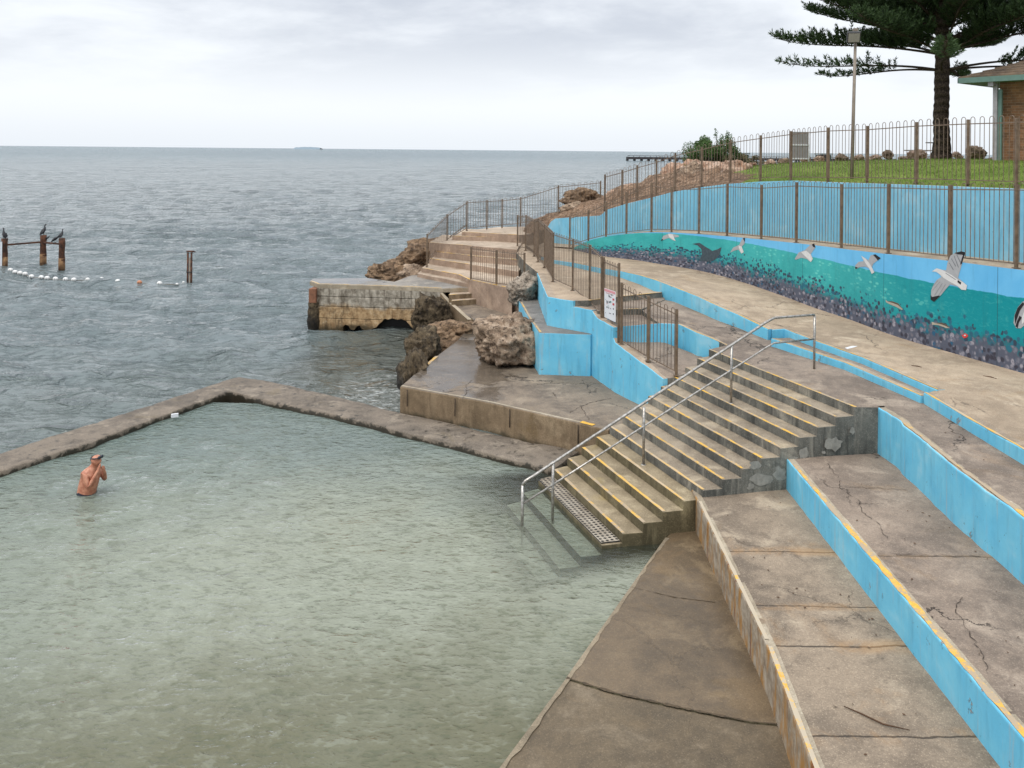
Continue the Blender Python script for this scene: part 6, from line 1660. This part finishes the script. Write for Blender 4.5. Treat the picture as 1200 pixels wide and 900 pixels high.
# ================================================================== PERSON
def person():
    loc = P(103, 578.5, 0.0); rz = R(-14)
    root = empty('person', (loc.x, loc.y, 0), 'swimmer with goggles on his forehead standing waist deep holding his nose', 'person'); root.rotation_euler.z = rz
    MW = Matrix.Translation((loc.x, loc.y, 0)) @ Matrix.Rotation(rz, 4, 'Z')
    vs = []; es = []; rad = []
    def v(p, r_, par=None):
        vs.append(p); rad.append(r_ if isinstance(r_, tuple) else (r_, r_))
        if par is not None: es.append((par, len(vs)-1))
        return len(vs)-1
    pel = v((-.06, 0, -.12), (.17, .19)); wa = v((-.03, 0, .06), (.155, .185), pel); be = v((.02, 0, .2), (.165, .185), wa); ch = v((.06, 0, .34), (.14, .19), be); uc = v((.09, 0, .44), (.105, .15), ch)
    ne = v((.125, 0, .52), .062, uc); h1 = v((.165, 0, .585), (.072, .07), ne); h2 = v((.18, 0, .655), (.09, .08), h1); h3 = v((.165, 0, .735), (.072, .066), h2)
    v((.275, 0, .63), .017, h2)                      # nose
    for s_ in (-1, 1): v((.16, s_*.095, .64), (.02, .012), h2)
    for s_ in (-1, 1):
        hp_ = v((-.06, s_*.1, -.24), .095, pel); kn = v((.02, s_*.12, -.62), .06, hp_); an = v((-.03, s_*.12, -1.0), .042, kn); v((.12, s_*.13, -1.06), .035, an)
    def arm(s_, el, wr, hand):
        sh = v((.085, s_*.17, .42), .062, uc); e = v(el, .042, sh); w_ = v(wr, .028, e); pm = v(hand, (.03, .022), w_)
        hv = Vector(hand)
        for k in range(4):
            b_ = v(tuple(hv+Vector((.012-.008*k, s_*(.014-.012*k), .028))), .0095, pm); v(tuple(hv+Vector((.000-.004*k, s_*(.004-.010*k), .062-.006*abs(k-1.4)))), .008, b_)
        b_ = v(tuple(hv+Vector((-.03, -s_*.012, .012))), .010, pm); v(tuple(hv+Vector((-.032, -s_*.03, .04))), .008, b_)
    arm(-1, (.17, -.2, .2), (.26, -.07, .46), (.285, -.035, .535))
    arm(1, (.20, .21, .2), (.29, .08, .40), (.295, .04, .475))
    me = bpy.data.meshes.new('body'); me.from_pydata(vs, es, []); o = bpy.data.objects.new('body_cage', me); COL.objects.link(o)
    o.modifiers.new('skin', 'SKIN'); 
    for i, d_ in enumerate(me.skin_vertices[0].data): d_.radius = rad[i]; d_.use_root = (i == 0)
    sb = o.modifiers.new('sub', 'SUBSURF'); sb.levels = 2; sb.render_levels = 2
    dg = bpy.context.evaluated_depsgraph_get(); m2 = bpy.data.meshes.new_from_object(o.evaluated_get(dg))
    bpy.data.objects.remove(o); m2.name = 'body'; m2.materials.clear(); m2.materials.append(M_SKIN); m2.transform(MW)
    for p_ in m2.polygons: p_.use_smooth = True; p_.material_index = 0
    b = bpy.data.objects.new('body', m2); COL.objects.link(b); b.parent = root; b.matrix_parent_inverse = MW.inverted()
    def part(name, fn, mat):
        bm = bmesh.new(); fn(bm); bmesh.ops.transform(bm, matrix=MW, verts=bm.verts); q = link(name, bm, mat, None, True); q.parent = root; q.matrix_parent_inverse = MW.inverted(); return q
    def trunks(bm):
        tube(bm, [V(-.012, 0, .05), V(-.03, 0, -.03), V(-.055, 0, -.12), V(-.06, 0, -.26)], [.162, .178, .2, .2], 16, cap=False)
        for s_ in (-1, 1): tube(bm, [V(-.05, s_*.1, -.2), V(-.02, s_*.115, -.42)], [.118, .105], 12, cap=False)
    part('swim_trunks', trunks, M_TRUNK)
    def hair(bm):
        bmesh.ops.create_uvsphere(bm, u_segments=16, v_segments=10, radius=1)
        for q in bm.verts: q.co = V(.150+q.co.x*.082, q.co.y*.086, .655+q.co.z*.074)
        bmesh.ops.delete(bm, geom=[q for q in bm.verts if q.co.x > .175 or q.co.z > .70], context='VERTS')
    part('hair', hair, M_HAIR)
    def strap(bm): tube(bm, [V(.172+.098*math.cos(a), .089*math.sin(a), .688-.012*math.cos(a)+.02*math.cos(a)) for a in np.linspace(0, 6.28, 20)], .011, 5)
    gs = part('goggle_strap', strap, M_GOG)
    for s_ in (-1, 1):
        part('goggle_lens', lambda bm: lathe(bm, [(.008, -.014), (.03, -.01), (.03, .008), (.018, .014)], V(.268, s_*.036, .70), 10, Matrix.Rotation(R(80), 3, 'Y')), M_GOG)
        part('eye', lambda bm: lathe(bm, [(.002, -.006), (.009, 0), (.002, .006)], V(.252, s_*.03, .655), 8, Matrix.Rotation(R(90), 3, 'Y')), M_BIRD)
    part('mouth', lambda bm: tube(bm, [V(.243, -.025, .598), V(.252, 0, .6), V(.243, .025, .598)], .006, 5), simple('lip_skin', lin(160, 84, 74), .5))
person()

# ================================================================== SMALL LITTER
q = [P(989, 829, BZ), P(1010, 838, BZ), P(1035, 850, BZ), P(1066, 857, BZ)]
bm = bmesh.new(); tube(bm, [v_+V(0, 0, .012) for v_ in q], [.005, .008, .008, .004], 6); tag(link('twig', bm, M_LEAFLIT), 'thin brown twig lying on the grey seat terrace', 'twig')
bm = bmesh.new(); pts = [P(x, y, 2.235) for x, y in ((990, 408.2), (998, 406), (1005, 406), (1001, 407.6), (993, 409.4))]
prism_bm(bm, [p_+V(0, 0, .012) for p_ in pts], 2.2, bevel=0, jit=0, step=0); tag(link('paper_scrap', bm, M_WHITEP), 'white flattened scrap on the walkway below the mural', 'litter')
random.seed(21)
LIT = [(1152, 441, 1168, 444.5, 2.205, 'brown stick on the walkway at the right edge'), (1068, 429, 1080, 431, 2.22, 'flat brown leaf strip on the walkway right of the paper scrap')]
for x0, y0, x1, y1, z, lb in LIT:
    a, b = P(x0, y0, z), P(x1, y1, z); bm = bmesh.new(); tube(bm, [a+V(0, 0, .01), a.lerp(b, .5)+V(.02, 0, .014), b+V(0, 0, .01)], [.008, .014, .006], 6); tag(link('dry_stick', bm, M_LEAFLIT), lb, 'stick')
bm = bmesh.new()
for _ in range(150):
    k = random.random()
    if k < .6: x, y, z = random.uniform(830, 880), random.uniform(352, 400), 2.2
    z = random.choice((BZ, CZ, DZ)); 
    if z == BZ: x, y = random.uniform(3.2, 4.6), random.uniform(6, 14)
    elif z == CZ: x, y = random.uniform(4.9, 6.2), random.uniform(6, 14.2)
    else: x, y = random.uniform(6.5, 7.6), random.uniform(8, 15)
    if x > 7.6 and z == DZ: continue
    a = random.uniform(0, 6.28); l = random.uniform(.008, .03); c_ = V(x, y, z+.008)
    t = V(math.cos(a)*l, math.sin(a)*l, 0); n_ = V(-math.sin(a)*l*.4, math.cos(a)*l*.4, .004)
    bm.faces.new([bm.verts.new(q) for q in (c_-t, c_-n_, c_+t, c_+n_)])
tag(link('leaf_litter', bm, M_LEAFLIT), kind='stuff')
